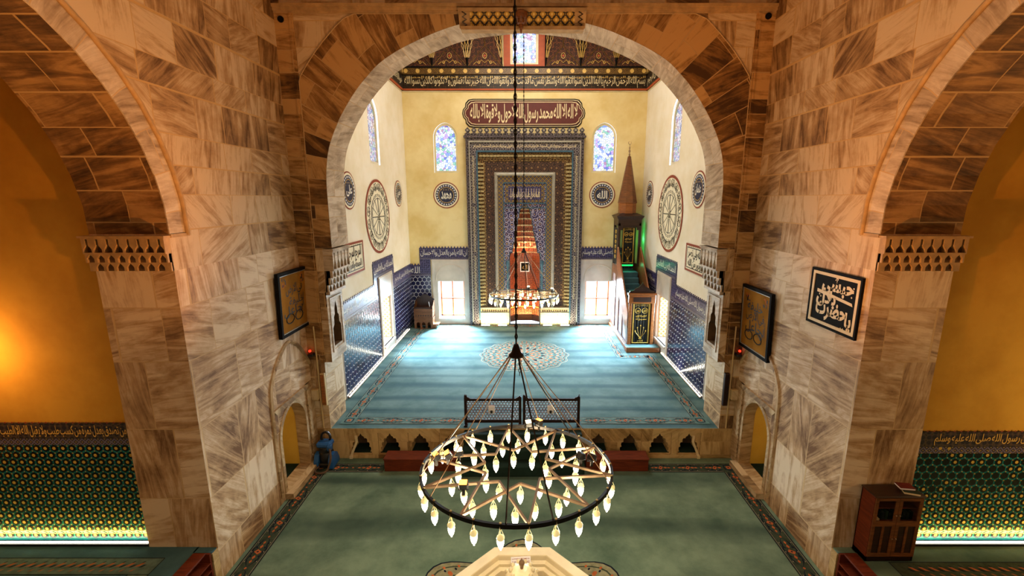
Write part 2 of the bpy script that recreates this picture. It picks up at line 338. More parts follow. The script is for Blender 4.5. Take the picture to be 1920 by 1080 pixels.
# ------------------------------------------------------------------ mesh helpers
class MB:
    """collects shapes and links them as ONE mesh object"""
    def __init__(s): s.v = []; s.f = []; s.m = []; s.u = []; s.sm = []
    def add(s, vs, fs, m=0, uvs=None, T=None, smooth=False):
        o = len(s.v)
        s.v += [tuple(T @ Vector(p)) if T is not None else tuple(p) for p in vs]
        for i, f in enumerate(fs):
            s.f.append([o + k for k in f]); s.m.append(m); s.u.append(uvs[i] if uvs else None); s.sm.append(smooth)
        return s
    def box(s, x0, x1, y0, y1, z0, z1, m=0, T=None, bev=0.0):
        x0, x1 = min(x0, x1), max(x0, x1); y0, y1 = min(y0, y1), max(y0, y1); z0, z1 = min(z0, z1), max(z0, z1)
        b = min(bev, (x1 - x0) * .3, (y1 - y0) * .3, (z1 - z0) * .3)
        if b <= 0:
            vs = [(x, y, z) for z in (z0, z1) for y in (y0, y1) for x in (x0, x1)]
            return s.add(vs, [(0, 2, 3, 1), (4, 5, 7, 6), (0, 1, 5, 4), (2, 6, 7, 3), (0, 4, 6, 2), (1, 3, 7, 5)], m, T=T)
        vs = []; idx = {}
        for i, (x, xi) in enumerate(((x0, 1), (x1, -1))):
            for j, (y, yi) in enumerate(((y0, 1), (y1, -1))):
                for k, (z, zi) in enumerate(((z0, 1), (z1, -1))):
                    for a in range(3):
                        idx[i, j, k, a] = len(vs)
                        vs.append((x + (b * xi if a != 0 else 0), y + (b * yi if a != 1 else 0), z + (b * zi if a != 2 else 0)))
        fs = []
        for a in range(3):
            for e in (0, 1):
                q = []
                for p, r in ((0, 0), (1, 0), (1, 1), (0, 1)):
                    c = [0, 0, 0]; c[a] = e; c[(a + 1) % 3] = p; c[(a + 2) % 3] = r
                    q.append(idx[c[0], c[1], c[2], a])
                fs.append(tuple(q if e else q[::-1]))
        for a in range(3):
            p1, p2 = (a + 1) % 3, (a + 2) % 3
            for e in (0, 1):
                for g in (0, 1):
                    def I(t, w):
                        c = [0, 0, 0]; c[a] = t; c[p1] = e; c[p2] = g
                        return idx[c[0], c[1], c[2], w]
                    fs.append((I(0, p1), I(1, p1), I(1, p2), I(0, p2)))
        for i in (0, 1):
            for j in (0, 1):
                for k in (0, 1): fs.append(tuple(idx[i, j, k, a] for a in range(3)))
        return s.add(vs, fs, m, T=T)
    def poly(s, pts, m=0):
        return s.add(pts, [tuple(range(len(pts)))], m)
    def plate(s, outer, holes, O, U, V, N, d, m=0, ms=None, back=False, hole_d=None, hms=None):
        """flat plate with holes: outer / holes are 2-d loops laid out along U, V from O; its face is moved out along N, its edges run back by d"""
        O, U, V, N = map(Vector, (O, U, V, N)); ms = m if ms is None else ms
        loops = [outer] + list(holes)
        flat = [p for l in loops for p in l]
        tris = tessellate_polygon([[Vector((a, b, 0)) for a, b in l] for l in loops])
        P3 = [O + U * a + V * b for a, b in flat]
        s.add(P3, [tuple(t) for t in tris], m, uvs=[[flat[i] for i in t] for t in tris])
        if back: s.add([p - N * d for p in P3], [tuple(t) for t in tris], m, uvs=[[flat[i] for i in t] for t in tris])
        for li, l in enumerate(loops):
            dd = d if (li == 0 or hole_d is None) else hole_d
            if dd <= 0: continue
            n = len(l); acc = 0.0
            vs = []; fs = []; uvs = []
            for i in range(n):
                a, b = l[i], l[(i + 1) % n]
                L = math.hypot(b[0] - a[0], b[1] - a[1])
                p, q = O + U * a[0] + V * a[1], O + U * b[0] + V * b[1]
                k = len(vs); vs += [p, q, q - N * dd, p - N * dd]; fs.append((k, k + 1, k + 2, k + 3))
                uvs.append([(0, acc), (0, acc + L), (dd, acc + L), (dd, acc)]); acc += L
            s.add(vs, fs, ms if li == 0 or hms is None else hms, uvs=uvs)
        return s
    def tube(s, path, r, n=6, m=0, closed=False, caps=True):
        path = [Vector(p) for p in path]; k = len(path)
        rs = r if isinstance(r, (list, tuple)) else [r] * k
        vs = []; up = None
        for i, p in enumerate(path):
            a = path[(i - 1) % k] if (closed or i > 0) else p
            b = path[(i + 1) % k] if (closed or i < k - 1) else p
            d = (b - a).normalized()
            if up is None: up = d.orthogonal().normalized()
            up = (up - d * up.dot(d))
            up = up.normalized() if up.length > 1e-6 else d.orthogonal().normalized()
            sd = d.cross(up)
            for j in range(n):
                t = 2 * PI * (j + 0.5) / n
                vs.append(p + (up * math.cos(t) + sd * math.sin(t)) * rs[i])
        fs = []
        for i in range(k if closed else k - 1):
            for j in range(n):
                a, b = i * n + j, i * n + (j + 1) % n
                c, d = ((i + 1) % k) * n + (j + 1) % n, ((i + 1) % k) * n + j
                fs.append((a, b, c, d))
        s.add(vs, fs, m, smooth=n > 5)
        if caps and not closed: s.add(vs[:n], [tuple(range(n))[::-1]], m); s.add(vs[-n:], [tuple(range(n))], m)
        return s
    def lathe(s, prof, cx=0, cy=0, z=0, n=16, m=0, T=None, smooth=True, phase=0.0):
        vs = []; fs = []
        for r, h in prof:
            for j in range(n):
                t = 2 * PI * j / n + phase
                vs.append((cx + r * math.cos(t), cy + r * math.sin(t), z + h))
        for i in range(len(prof) - 1):
            for j in range(n):
                fs.append((i * n + j, i * n + (j + 1) % n, (i + 1) * n + (j + 1) % n, (i + 1) * n + j))
        s.add(vs, fs, m, T=T, smooth=smooth)
        k = len(prof)
        s.add(vs[:n], [tuple(range(n))[::-1]], m, T=T); s.add(vs[(k - 1) * n:], [tuple(range(n))], m, T=T)
        return s
    def text(s, txt, O, U, V, w, h, m=0, N=None, lift=0.004, fit=True, thick=0.0):
        """lettering fitted into a w x h box centred on O"""
        V2, F = glyphs(txt, thick)
        if not V2: return s
        x0, x1 = min(p[0] for p in V2), max(p[0] for p in V2); y0, y1 = min(p[1] for p in V2), max(p[1] for p in V2)
        sx, sy = w / (x1 - x0), h / (y1 - y0)
        if not fit: sx = sy = min(sx, sy)
        O, U, V = Vector(O), Vector(U), Vector(V); N = U.cross(V) if N is None else Vector(N)
        cx, cy = (x0 + x1) / 2, (y0 + y1) / 2
        s.add([O + N * lift + U * ((p[0] - cx) * sx) + V * ((p[1] - cy) * sy) for p in V2], F, m)
        return s
    def build(s, name, mats, parent=None, local=False):
        me = bpy.data.meshes.new(name)
        me.from_pydata(s.v, [], s.f)
        if not isinstance(mats, (list, tuple)): mats = [mats]
        for x in mats: me.materials.append(M[x] if isinstance(x, str) else x)
        me.polygons.foreach_set('material_index', s.m)
        me.polygons.foreach_set('use_smooth', s.sm)
        uvl = me.uv_layers.new(name='UVMap').data
        for pi, p in enumerate(me.polygons):
            e = s.u[pi]
            if e is not None:
                for li, q in zip(p.loop_indices, e): uvl[li].uv = q
            else:
                n = p.normal; ax = max(range(3), key=lambda i: abs(n[i]))
                a, b = ((1, 2), (0, 2), (0, 1))[ax]
                for li in p.loop_indices:
                    co = s.v[me.loops[li].vertex_index]; uvl[li].uv = (co[a], co[b])
        me.update()
        o = bpy.data.objects.new(name, me); C.objects.link(o)
        if parent is not None:
            o.parent = parent
            if not local:
                o.matrix_parent_inverse = wm(parent).inverted()
        return o

def wm(o):
    m = Matrix.LocRotScale(o.location, o.rotation_euler, o.scale)
    return wm(o.parent) @ o.matrix_parent_inverse @ m if o.parent else m

def thing(name, label, cat, loc=(0, 0, 0), group=None, rotz=0):
    o = bpy.data.objects.new(name, None); C.objects.link(o); o.empty_display_size = 0.1
    o.location = loc; o.rotation_euler = (0, 0, rotz)
    return tag(o, label, cat, group)
def tag(o, label, cat, group=None):
    o['label'] = label; o['category'] = cat
    if group: o['group'] = group
    return o
def S(o):
    o['kind'] = 'structure'; return o
def dup_tree(o, parent=None):
    c = o.copy(); C.objects.link(c)
    if parent is not None: c.parent = parent
    for ch in list(o.children): dup_tree(ch, c)
    return c

AR = {'ا': 'ALEF', 'ب': 'BEH', 'ت': 'TEH', 'ث': 'THEH', 'ج': 'JEEM', 'ح': 'HAH', 'خ': 'KHAH', 'د': 'DAL', 'ذ': 'THAL', 'ر': 'REH', 'ز': 'ZAIN', 'س': 'SEEN', 'ش': 'SHEEN', 'ص': 'SAD', 'ض': 'DAD', 'ط': 'TAH', 'ظ': 'ZAH', 'ع': 'AIN', 'غ': 'GHAIN', 'ف': 'FEH', 'ق': 'QAF', 'ك': 'KAF', 'ل': 'LAM', 'م': 'MEEM', 'ن': 'NOON', 'ه': 'HEH', 'و': 'WAW', 'ي': 'YEH', 'ى': 'ALEF MAKSURA', 'ة': 'TEH MARBUTA'}
ENDS = set('ادذرزوىة')
def shape(txt):
    """join Arabic letters into their presentation forms, right to left"""
    out = []
    for word in txt.split(' '):
        w = []; i = 0; prev = False
        while i < len(word):
            ch = word[i]
            if ch not in AR: w.append(ch); prev = False; i += 1; continue
            if ch == 'ل' and i + 1 < len(word) and word[i + 1] == 'ا':
                w.append(unicodedata.lookup('ARABIC LIGATURE LAM WITH ALEF %s FORM' % ('FINAL' if prev else 'ISOLATED'))); prev = False; i += 2; continue
            nxt = i + 1 < len(word) and word[i + 1] in AR
            join_next = nxt and ch not in ENDS
            form = ('MEDIAL' if join_next else 'FINAL') if prev else ('INITIAL' if join_next else 'ISOLATED')
            w.append(unicodedata.lookup('ARABIC LETTER %s %s FORM' % (AR[ch], form))); prev = ch not in ENDS; i += 1
        out.append(''.join(w[::-1]))
    return ' '.join(out[::-1])
GC = {}
def glyphs(txt, thick=0.0):
    key = (txt, thick)
    if key not in GC:
        c = bpy.data.curves.new('lettering', 'FONT')
        c.body = shape(txt) if any(ch in AR for ch in txt) else txt
        c.resolution_u = 3; c.offset = thick; c.space_word = 0.35
        o = bpy.data.objects.new('lettering', c); C.objects.link(o)
        dg = bpy.context.evaluated_depsgraph_get(); dg.update()
        me = o.evaluated_get(dg).to_mesh()
        GC[key] = ([(v.co.x, v.co.y) for v in me.vertices], [tuple(p.vertices) for p in me.polygons])
        o.evaluated_get(dg).to_mesh_clear()
        bpy.data.objects.remove(o); bpy.data.curves.remove(c)
    return GC[key]

def circle2(cx, cy, r, n=32, ry=None, a0=0.0, a1=2 * PI):
    ry = r if ry is None else ry
    full = abs(a1 - a0 - 2 * PI) < 1e-6
    k = n if full else n + 1
    return [(cx + r * math.cos(a0 + (a1 - a0) * i / n), cy + ry * math.sin(a0 + (a1 - a0) * i / n)) for i in range(k)]
def ogive(cx, z0, zs, za, hw, n=8):
    """pointed-arch outline: jambs from z0 to zs, curved to an apex at za"""
    H = za - zs
    if H >= hw:
        d = (H * H - hw * hw) / (2 * hw); r = hw + d; am = math.asin(min(1, H / r))
        left = [(cx + d - r * math.cos(am * i / n), zs + r * math.sin(am * i / n)) for i in range(n)] + [(cx, za)]
    else:
        left = [(cx - hw * math.cos(PI / 2 * i / n) ** 0.8, zs + H * (.88 * math.sin(PI / 2 * i / n) + .12 * i / n)) for i in range(n)] + [(cx, za)]
    right = [(2 * cx - a, b) for a, b in left[:-1]][::-1]
    return [(cx - hw, z0)] + left + right + [(cx + hw, z0)]
def rect(a0, a1, b0, b1): return [(a0, b0), (a1, b0), (a1, b1), (a0, b1)]
def smooth_path(pts, n=6):
    """Catmull-Rom through 2-d points"""
    out = []
    P = [pts[0]] + list(pts) + [pts[-1]]
    for i in range(1, len(P) - 2):
        for k in range(n):
            t = k / n; a, b, c, d = P[i - 1], P[i], P[i + 1], P[i + 2]
            out.append(tuple(0.5 * (2 * b[j] + (c[j] - a[j]) * t + (2 * a[j] - 5 * b[j] + 4 * c[j] - d[j]) * t * t + (3 * b[j] - a[j] - 3 * c[j] + d[j]) * t ** 3) for j in range(len(b))))
    out.append(tuple(pts[-1]))
    return out
X, Y, Z = Vector((1, 0, 0)), Vector((0, 1, 0)), Vector((0, 0, 1))

# ------------------------------------------------------------------ the setting: hall, prayer recess, side recesses
HW = 6.17            # half width of the hall
YA = 12.0            # face of the great arch
EW = 6.04            # half width of the prayer recess
YB = 23.18           # mihrab wall
ZP = 0.958           # raised floor of the prayer recess
ZS = 0.74            # raised floor of the side recesses
YJ = 7.70            # jamb of the side arches
HC = 14.4            # hall ceiling

S(MB().box(-14.2, 14.2, -2.2, 13.0, -0.32, -0.02).build('floor', 'carpet_dark'))
S(MB().box(-9.2, 9.2, -2.2, 12.6, HC, HC + .2).build('ceiling', 'stone_plain'))
S(MB().box(-14, 14, -2.2, -2.0, 0, HC).build('wall_entrance', 'stone'))

def arch_side(n=22):
    """side arch opening in (Y, Z), from its far jamb up and over to the near jamb"""
    pts = [(YJ, ZS), (YJ, 7.0)]
    for i in range(1, n):
        t = PI * i / n
        pts.append((4.3 + 3.42 * math.cos(t), 7.0 + 3.48 * math.sin(t)))
    return pts + [(0.88, 7.0), (0.88, ZS)]

def corbel(mb, O, U, V, N, L, n, out, ht, steps=3):
    """stalactite bracket: a row of bottle-shaped recesses over hanging tiers; O is its lower corner on the wall, L its length, ht its height"""
    O, U, V, N = map(Vector, (O, U, V, N)); c = L / n
    top = ht * 0.94
    mb.plate(rect(-.03, L + .03, top, ht), [], O + N * (out + .03), U, V, N, out + .03, 0)
    holes = []
    z1, z0 = top - .03 * ht, ht * 0.52
    for i in range(n):
        x = (i + .5) * c; a, b = c * .13, c * .40; h = z1 - z0
        holes.append([(x - a, z1), (x - a, z0 + h * .55), (x - b, z0 + h * .28), (x - b, z0 + .01), (x + b, z0 + .01), (x + b, z0 + h * .28), (x + a, z0 + h * .55), (x + a, z1)])
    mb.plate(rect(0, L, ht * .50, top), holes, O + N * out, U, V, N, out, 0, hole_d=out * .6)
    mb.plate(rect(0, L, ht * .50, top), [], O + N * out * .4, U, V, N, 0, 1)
    zt = ht * .50; dz = zt / steps
    for k in range(steps):
        o2 = out * (1 - (k + 1) / (steps + .6)); z_hi, z_lo = zt - k * dz, zt - (k + 1) * dz
        o1 = out * (1 - k / (steps + .6))
        mb.plate(rect(0, L, z_lo, z_hi), [], O + N * o2 * .8, U, V, N, o2 * .8, 1)
        hs = []
        for i in range(n + 1 if k % 2 else n):
            x = (i + (0 if k % 2 else .5)) * c
            x0, x1 = max(.012, x - c * .36), min(L - .012, x + c * .36)
            if x1 - x0 < c * .3: continue
            xm = (x0 + x1) / 2; q = (x1 - x0) / 2
            hs.append([(x0, z_lo), (x0, z_lo + dz * .45), (x0 + q * .35, z_lo + dz * .66), (xm, z_lo + dz * .92), (x1 - q * .35, z_lo + dz * .66), (x1, z_lo + dz * .45), (x1, z_lo)])
        om = (o1 + o2) / 2
        out_l = [(0, z_hi), (0, z_lo)]
        for h in hs: out_l += h
        out_l += [(L, z_lo), (L, z_hi)]
        mb.plate(out_l, [], O + N * om, U, V, N, om * .7 + .02, 0)
    return mb

for sx, side in ((-1, 'left'), (1, 'right')):
    N = X * -sx; O = Vector((sx * HW, 0, 0))
    door = ogive(10.86, 0.16, 1.55, 2.30, 0.62)
    a2 = arch_side()
    zq = 6.36
    up = [(-2, zq), (0.88, zq)] + a2[::-1][1:-1] + [(YJ, zq), (12.0, zq), (12.0, HC), (-2, HC)]
    mb = MB().plate(up, [], O, Y, Z, N, 0, 0)
    mb.plate(rect(YJ, 12.0, -.3, zq), [door], O, Y, Z, N, 0, 1).plate(rect(-2, .88, -.3, zq), [], O, Y, Z, N, 0, 1)
    S(mb.build('wall_' + side, ['stone', 'stone_lower']))
    # vault of the side arch
    mb = MB(); acc = 0
    for i in range(1, len(a2) - 2):
        p, q = a2[i], a2[i + 1]; L = math.hypot(q[0] - p[0], q[1] - p[1])
        mb.add([(sx * HW, *p), (sx * HW, *q), (sx * 7.55, *q), (sx * 7.55, *p)], [(0, 1, 2, 3)], 0, uvs=[[(0, acc), (0, acc + L), (1.38, acc + L), (1.38, acc)]])
        acc += L
    S(mb.build('vault_' + side, 'stone_intrados'))
    mb = MB().plate(rect(HW, 7.55, ZS - .1, 7.0), [], (0, YJ, 0), X * sx, Z, -Y, 0, 0)
    mb.plate(rect(HW, 7.55, ZS - .1, 7.0), [], (0, 0.88, 0), X * sx, Z, Y, 0, 0)
    mb.plate(rect(YJ, 7.85, ZS - .1, 7.0), [], (sx * 7.55, 0, 0), Y, Z, X * sx, 0, 0)
    S(mb.build('pier_' + side, 'stone_lower'))
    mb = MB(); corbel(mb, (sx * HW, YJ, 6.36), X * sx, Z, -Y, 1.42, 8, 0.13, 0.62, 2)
    S(mb.build('trim_corbel_' + side, ['cornice', 'cornice_shade']))
    # archivolt on the face of the side arch, with its moulding
    arc = [p for p in a2 if p[1] >= 6.99]; mb = MB(); acc = 0; rim = []
    nrm = [Vector((p[0] - 4.3, p[1] - 7.0)).normalized() for p in arc]
    for i in range(len(arc) - 1):
        L = math.dist(arc[i], arc[i + 1])
        p, q = arc[i], arc[i + 1]; p2, q2 = Vector(p) + nrm[i] * .36, Vector(q) + nrm[i + 1] * .36
        mb.add([(sx * (HW - .02), *p), (sx * (HW - .02), *q), (sx * (HW - .02), *q2), (sx * (HW - .02), *p2)], [(0, 1, 2, 3)], 0, uvs=[[(0.1, acc), (0.1, acc + L), (.46, acc + L), (.46, acc)]])
        mb.add([(sx * (HW - .02), *p), (sx * (HW - .02), *q), (sx * HW, *q), (sx * HW, *p)], [(0, 1, 2, 3)], 0)
        acc += L
    rim = [(sx * (HW - .03), *(Vector(p) + n * .40)) for p, n in zip(arc, nrm)]
    mb.tube([(sx * (HW - .03), 8.10, 6.96)] + rim, .045, 6, 1)
    mb.box(sx * (HW - .04), sx * HW, 7.7, 8.14, 6.94, 7.0, 1)
    S(mb.build('trim_archivolt_' + side, ['stone_soffit', 'cornice']))
    # side recess: raised floor, tiled wall, plaster, closing walls
    S(MB().box(sx * (HW + .42), sx * 14, -2, 8.0, 0, ZS - .02, 0).box(sx * HW, sx * (HW + .42), YJ - .02 - .14, YJ - .001, 0, ZS - .025, 0).box(sx * HW, sx * (HW + .42), -2, -.3, 0, ZS - .025, 0).box(sx * (HW + .36), sx * (HW + .42), -.3, YJ - .1, 0, ZS - .02).build('platform_' + side, 'stone_platform'))
    S(MB().plate(rect(7.5, 14.0, 0, 11.5), [], (0, 7.85, 0), X * sx, Z, -Y, .1).build('wall_recess_' + side, 'ochre'))
    S(MB().box(sx * 14, sx * 14.1, -2, 8, 0, 11.5).build('wall_recess_end_' + side, 'ochre'))
    S(MB().box(sx * 7.55, sx * 14.1, -2, 8, 11.5, 11.6).build('ceiling_recess_' + side, 'ochre'))
    S(MB().plate(rect(-2, 8, 0, 11.6), [a2[::-1]], (sx * 7.55, 0, 0), Y, Z, X * sx, 0).build('wall_recess_back_' + side, 'ochre'))
    # doorway: marble frame, pointed relieving arch, passage behind
    mb = MB()
    mb.plate(ogive(10.86, .16, 1.5, 2.42, .72), [ogive(10.86, 0.165, 1.55, 2.30, 0.62)], O + N * .03, Y, Z, N, .28, 0, hole_d=.32)
    mb.box(sx * (HW - .22), sx * HW, 10.12, 11.62, 0, .16, 0)
    mb.plate([(9.98, 2.50), (10.1, 2.36), (11.65, 2.36), (11.78, 2.50)], [], O + N * .06, Y, Z, N, .06, 0)
    al = smooth_path([(9.98, .16), (9.98, 2.6), (10.12, 3.25), (10.55, 3.72), (11.0, 3.95), (11.45, 3.72), (11.8, 3.3), (11.97, 3.0)], 5)
    mb.tube([(sx * (HW - .015), *p) for p in al], .05, 5, 0)
    mb.plate(rect(11.62, 11.98, .16, 2.5), [], O + N * .05, Y, Z, N, .05, 0)
    rope = [(sx * (HW - .06), 11.63 + .02 * math.cos(i), .2 + i * .024) for i in range(96)]
    mb.tube(rope, .018, 4, 0)
    S(mb.build('door_%d' % (1 if sx < 0 else 2), 'stone_plain'))
    mb = MB()
    x0, x1 = HW + .27, 9.4
    mb.box(sx * x0, sx * x1, 11.5, 11.6, .1, 2.6, 0).box(sx * x0, sx * x1, 10.1, 10.2, .1, 2.6, 0).box(sx * x1, sx * (x1 + .1), 10.1, 11.6, .1, 2.6, 0).box(sx * x0, sx * x1, 10.1, 11.6, 2.5, 2.6, 0)
    mb.box(sx * x0, sx * x1, 10.15, 11.5, .08, .13, 1)
    S(mb.build('wall_passage_' + side, ['yellow', 'carpet_dark']))

# ---- the great arch
half = smooth_path([(5.24, 6.30), (5.24, 7.4), (5.22, 8.2), (5.09, 8.9), (4.83, 9.48), (4.57, 9.91), (4.29, 10.29), (3.98, 10.63), (3.52, 11.03), (2.70, 11.45), (1.55, 11.84), (0, 12.02)], 4)
arch = half + [(-a, b) for a, b in half[:-1]][::-1]
outl = [(HW, ZP), (5.73, ZP), (5.73, 3.02), (5.51, 3.02), (5.51, 5.02), (5.50, 6.28), (5.24, 6.29)] + arch + [(-5.24, 6.29), (-5.50, 6.28), (-5.51, 5.02), (-5.51, 3.02), (-5.73, 3.02), (-5.73, ZP), (-HW, ZP), (-HW, HC), (HW, HC)]
S(MB().plate(outl, [], (0, YA, 0), X, Z, -Y, 0).build('wall_arch', 'stone'))
mb = MB(); acc = 0
for i in range(len(arch) - 1):
    p, q = arch[i], arch[i + 1]; L = math.dist(p, q)
    mb.add([(p[0], YA, p[1]), (q[0], YA, q[1]), (q[0], 13.15, q[1]), (p[0], 13.15, p[1])], [(0, 1, 2, 3)], 0, uvs=[[(0, acc), (0, acc + L), (1.15, acc + L), (1.15, acc)]]); acc += L
S(mb.build('soffit_arch', 'stone_soffit'))
back = [(EW + .2, ZP), (5.75, ZP), (5.75, 3.02), (5.55, 3.02), (5.55, 6.28)] + arch + [(-5.55, 6.28), (-5.55, 3.02), (-5.75, 3.02), (-5.75, ZP), (-EW - .2, ZP), (-EW - .2, 16.6), (EW + .2, 16.6)]
S(MB().plate(back, [], (0, 13.15, 0), X, Z, Y, 0).build('wall_arch_back', 'plaster'))
mb = MB(); acc = 0; last = None; rim = []
for i in range(len(arch)):
    a, b = arch[max(i - 1, 0)], arch[min(i + 1, len(arch) - 1)]
    n = Vector((b[1] - a[1], -(b[0] - a[0]))).normalized(); p = Vector(arch[i])
    if i: acc += math.dist(arch[i], arch[i - 1])
    e = 1.30
    if abs(p.x + n.x * e) > 5.70 and abs(n.x) > 1e-6: e = min(e, (5.70 - abs(p.x)) / abs(n.x))
    if p.y + n.y * e > 12.06 and n.y > 1e-6: e = min(e, (12.06 - p.y) / n.y)
    q = p + n * max(e, .02); cur = (p, q, acc, e); rim.append((q.x, YA - .02, q.y))
    if last:
        p0, q0, a0, e0 = last
        mb.add([(p0.x, YA - .018, p0.y), (p.x, YA - .018, p.y), (q.x, YA - .018, q.y), (q0.x, YA - .018, q0.y)], [(0, 1, 2, 3)], 0, uvs=[[(0, a0), (0, acc), (e, acc), (e0, a0)]])
    last = cur
mb.tube(rim, .014, 4, 1)
S(mb.build('trim_voussoirs', ['stone_arch', 'cornice']))
mb = MB()
for k, (z0, z1, d) in enumerate(((12.07, 12.12, .03), (12.12, 12.19, .075), (12.19, 12.26, .11))): mb.box(-HW, HW, YA - d, YA, z0, z1, 0)
for sx in (-1, 1):
    mb.box(sx * 5.78, sx * HW, YA - .02, YA, 3.1, 12.07, 1)
    for k, (a, b, d) in enumerate(((5.70, 5.74, .03), (5.74, 5.79, .05), (5.79, 5.82, .035))): mb.box(sx * a, sx * b, YA - d, YA, 3.02, 12.07, 1)
S(mb.build('trim_frame', ['cornice', 'stone_arch']))
# jambs under the arch: bracket, niche block, plain base
for sx, side in ((-1, 'left'), (1, 'right')):
    N = X * -sx
    mb = MB()
    mb.box(sx * 5.73, sx * HW, YA + .001, 12.78, ZP, 3.02, 0)
    mb.box(sx * 5.73, sx * HW, 12.78, 13.15, ZP, 3.02, 0)
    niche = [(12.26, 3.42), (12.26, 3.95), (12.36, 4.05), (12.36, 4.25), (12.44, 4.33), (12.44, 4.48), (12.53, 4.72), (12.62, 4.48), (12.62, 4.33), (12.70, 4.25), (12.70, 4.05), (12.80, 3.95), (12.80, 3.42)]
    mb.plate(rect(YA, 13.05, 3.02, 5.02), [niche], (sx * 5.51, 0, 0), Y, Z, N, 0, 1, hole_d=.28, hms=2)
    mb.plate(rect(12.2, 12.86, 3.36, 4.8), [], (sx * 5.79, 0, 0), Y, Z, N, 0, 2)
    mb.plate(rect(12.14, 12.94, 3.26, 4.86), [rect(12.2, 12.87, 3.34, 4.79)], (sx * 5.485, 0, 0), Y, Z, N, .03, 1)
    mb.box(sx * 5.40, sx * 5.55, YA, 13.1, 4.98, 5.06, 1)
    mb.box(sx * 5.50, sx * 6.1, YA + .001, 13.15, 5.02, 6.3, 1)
    S(mb.build('pier_arch_' + side, ['stone', 'stone_soffit', 'cornice_shade']))
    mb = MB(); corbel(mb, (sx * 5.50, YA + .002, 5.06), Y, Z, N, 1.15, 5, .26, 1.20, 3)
    S(mb.build('trim_bracket_' + side, ['stone_soffit', 'cornice_shade']))

# ---- raised floor of the prayer recess: front with foiled niches, steps
mb = MB()
mb.box(-HW, HW, 12.55, 23.3, 0, ZP - .02, 0)
def foil(cx):
    r = [(.25, .14), (.285, .24), (.285, .31), (.235, .34), (.255, .40), (.245, .47), (.185, .49), (.19, .56), (.165, .61), (.105, .61), (.09, .66), (.04, .69), (0, .77)]
    return [(cx + a, b) for a, b in r] + [(cx - a, b) for a, b in r[:-1]][::-1]
cxs = [s * c for s in (-1, 1) for c in (4.89, 4.02, 3.13, 2.20)]
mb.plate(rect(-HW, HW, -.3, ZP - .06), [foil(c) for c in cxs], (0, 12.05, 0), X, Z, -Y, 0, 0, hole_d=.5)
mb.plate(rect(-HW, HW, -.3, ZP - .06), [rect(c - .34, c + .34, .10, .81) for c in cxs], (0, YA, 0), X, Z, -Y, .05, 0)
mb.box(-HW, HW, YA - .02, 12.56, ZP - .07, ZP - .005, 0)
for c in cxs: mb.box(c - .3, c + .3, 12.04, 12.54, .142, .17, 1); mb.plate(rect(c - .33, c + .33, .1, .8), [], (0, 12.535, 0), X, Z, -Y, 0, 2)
S(mb.build('platform', ['stone_platform', 'carpet_dark', 'cornice_shade']))
mb = MB()
for k in range(3): mb.box(-1.78, 1.66, 11.05 + .32 * k, YA - .02, .0 if k == 0 else .31 * k, .31 * (k + 1), 0, bev=.02)
S(mb.build('steps', 'carpet_dark'))

# ---- walls of the prayer recess
up_l = ogive(18.56, 8.98, 10.75, 11.55, .60)
for sx, side in ((-1, 'left'), (1, 'right')):
    N = X * -sx
    mb = MB().plate(rect(12.0, YB, ZP - .1, 16.7), [rect(18.0, 19.4, 1.42, 3.42), up_l], (sx * EW, 0, 0), Y, Z, N, 0, 0, hole_d=0)
    S(mb.build('wall_prayer_' + side, 'plaster_side'))
mb = MB()
win_lo = [rect(s * 3.92 - .68, s * 3.92 + .68, 1.29, 3.31) for s in (-1, 1)]
win_up = [ogive(s * 3.98, 8.90, 10.62, 11.32, .60) for s in (-1, 1)]
top_w = [(-.70, 13.98), (-.70, 15.6), (-.55, 16.0), (.50, 16.0), (.65, 15.6), (.65, 13.98)]
mb.plate(rect(-EW, EW, ZP - .1, 16.7), win_lo + win_up + [top_w, rect(-.86, .86, ZP - .05, 7.4)], (0, YB, 0), X, Z, -Y, 0, 0, hole_d=0)
S(mb.build('wall_mihrab', 'plaster'))
S(MB().box(-EW - .2, EW + .2, 12.4, YB + .3, 16.6, 16.8).build('ceiling_prayer', 'plaster'))
# thin white stucco line under the painted band
mb = MB().tube([(-EW + .02, 13.2, 12.77), (-EW + .02, YB - .02, 12.77), (EW - .02, YB - .02, 12.77), (EW - .02, 13.2, 12.77)], .03, 5, 0)
S(mb.build('trim_stucco', 'white_marble'))

# ---- windows
wn = 0
def stained_window(n, O, U, V, N, loop_out, loop_in, mat):
    """pointed stained-glass window: plaster frame, glass pane"""
    fr = S(MB().plate(loop_out, [loop_in], Vector(O) - N * .06, U, V, N, .12, 0).build('window_%d' % n, 'white_marble'))
    MB().plate(loop_in, [], Vector(O) - N * .12, U, V, N, 0, 0).build('pane', mat, fr)
for s in (-1, 1):
    wn += 1; stained_window(wn, (0, YB, 0), X, Z, -Y, ogive(s * 3.98, 8.90, 10.62, 11.32, .60), ogive(s * 3.98, 9.0, 10.62, 11.20, .50), 'stained')
for s in (-1, 1):
    wn += 1; stained_window(wn, (s * EW, 0, 0), Y, Z, X * -s, up_l, ogive(18.56, 9.08, 10.75, 11.42, .50), 'stained_side')
wn += 1
stained_window(wn, (0, YB, 0), X, Z, -Y, top_w, [(-.58, 14.08), (-.58, 15.5), (-.45, 15.85), (.40, 15.85), (.53, 15.5), (.53, 14.08)], 'stained')
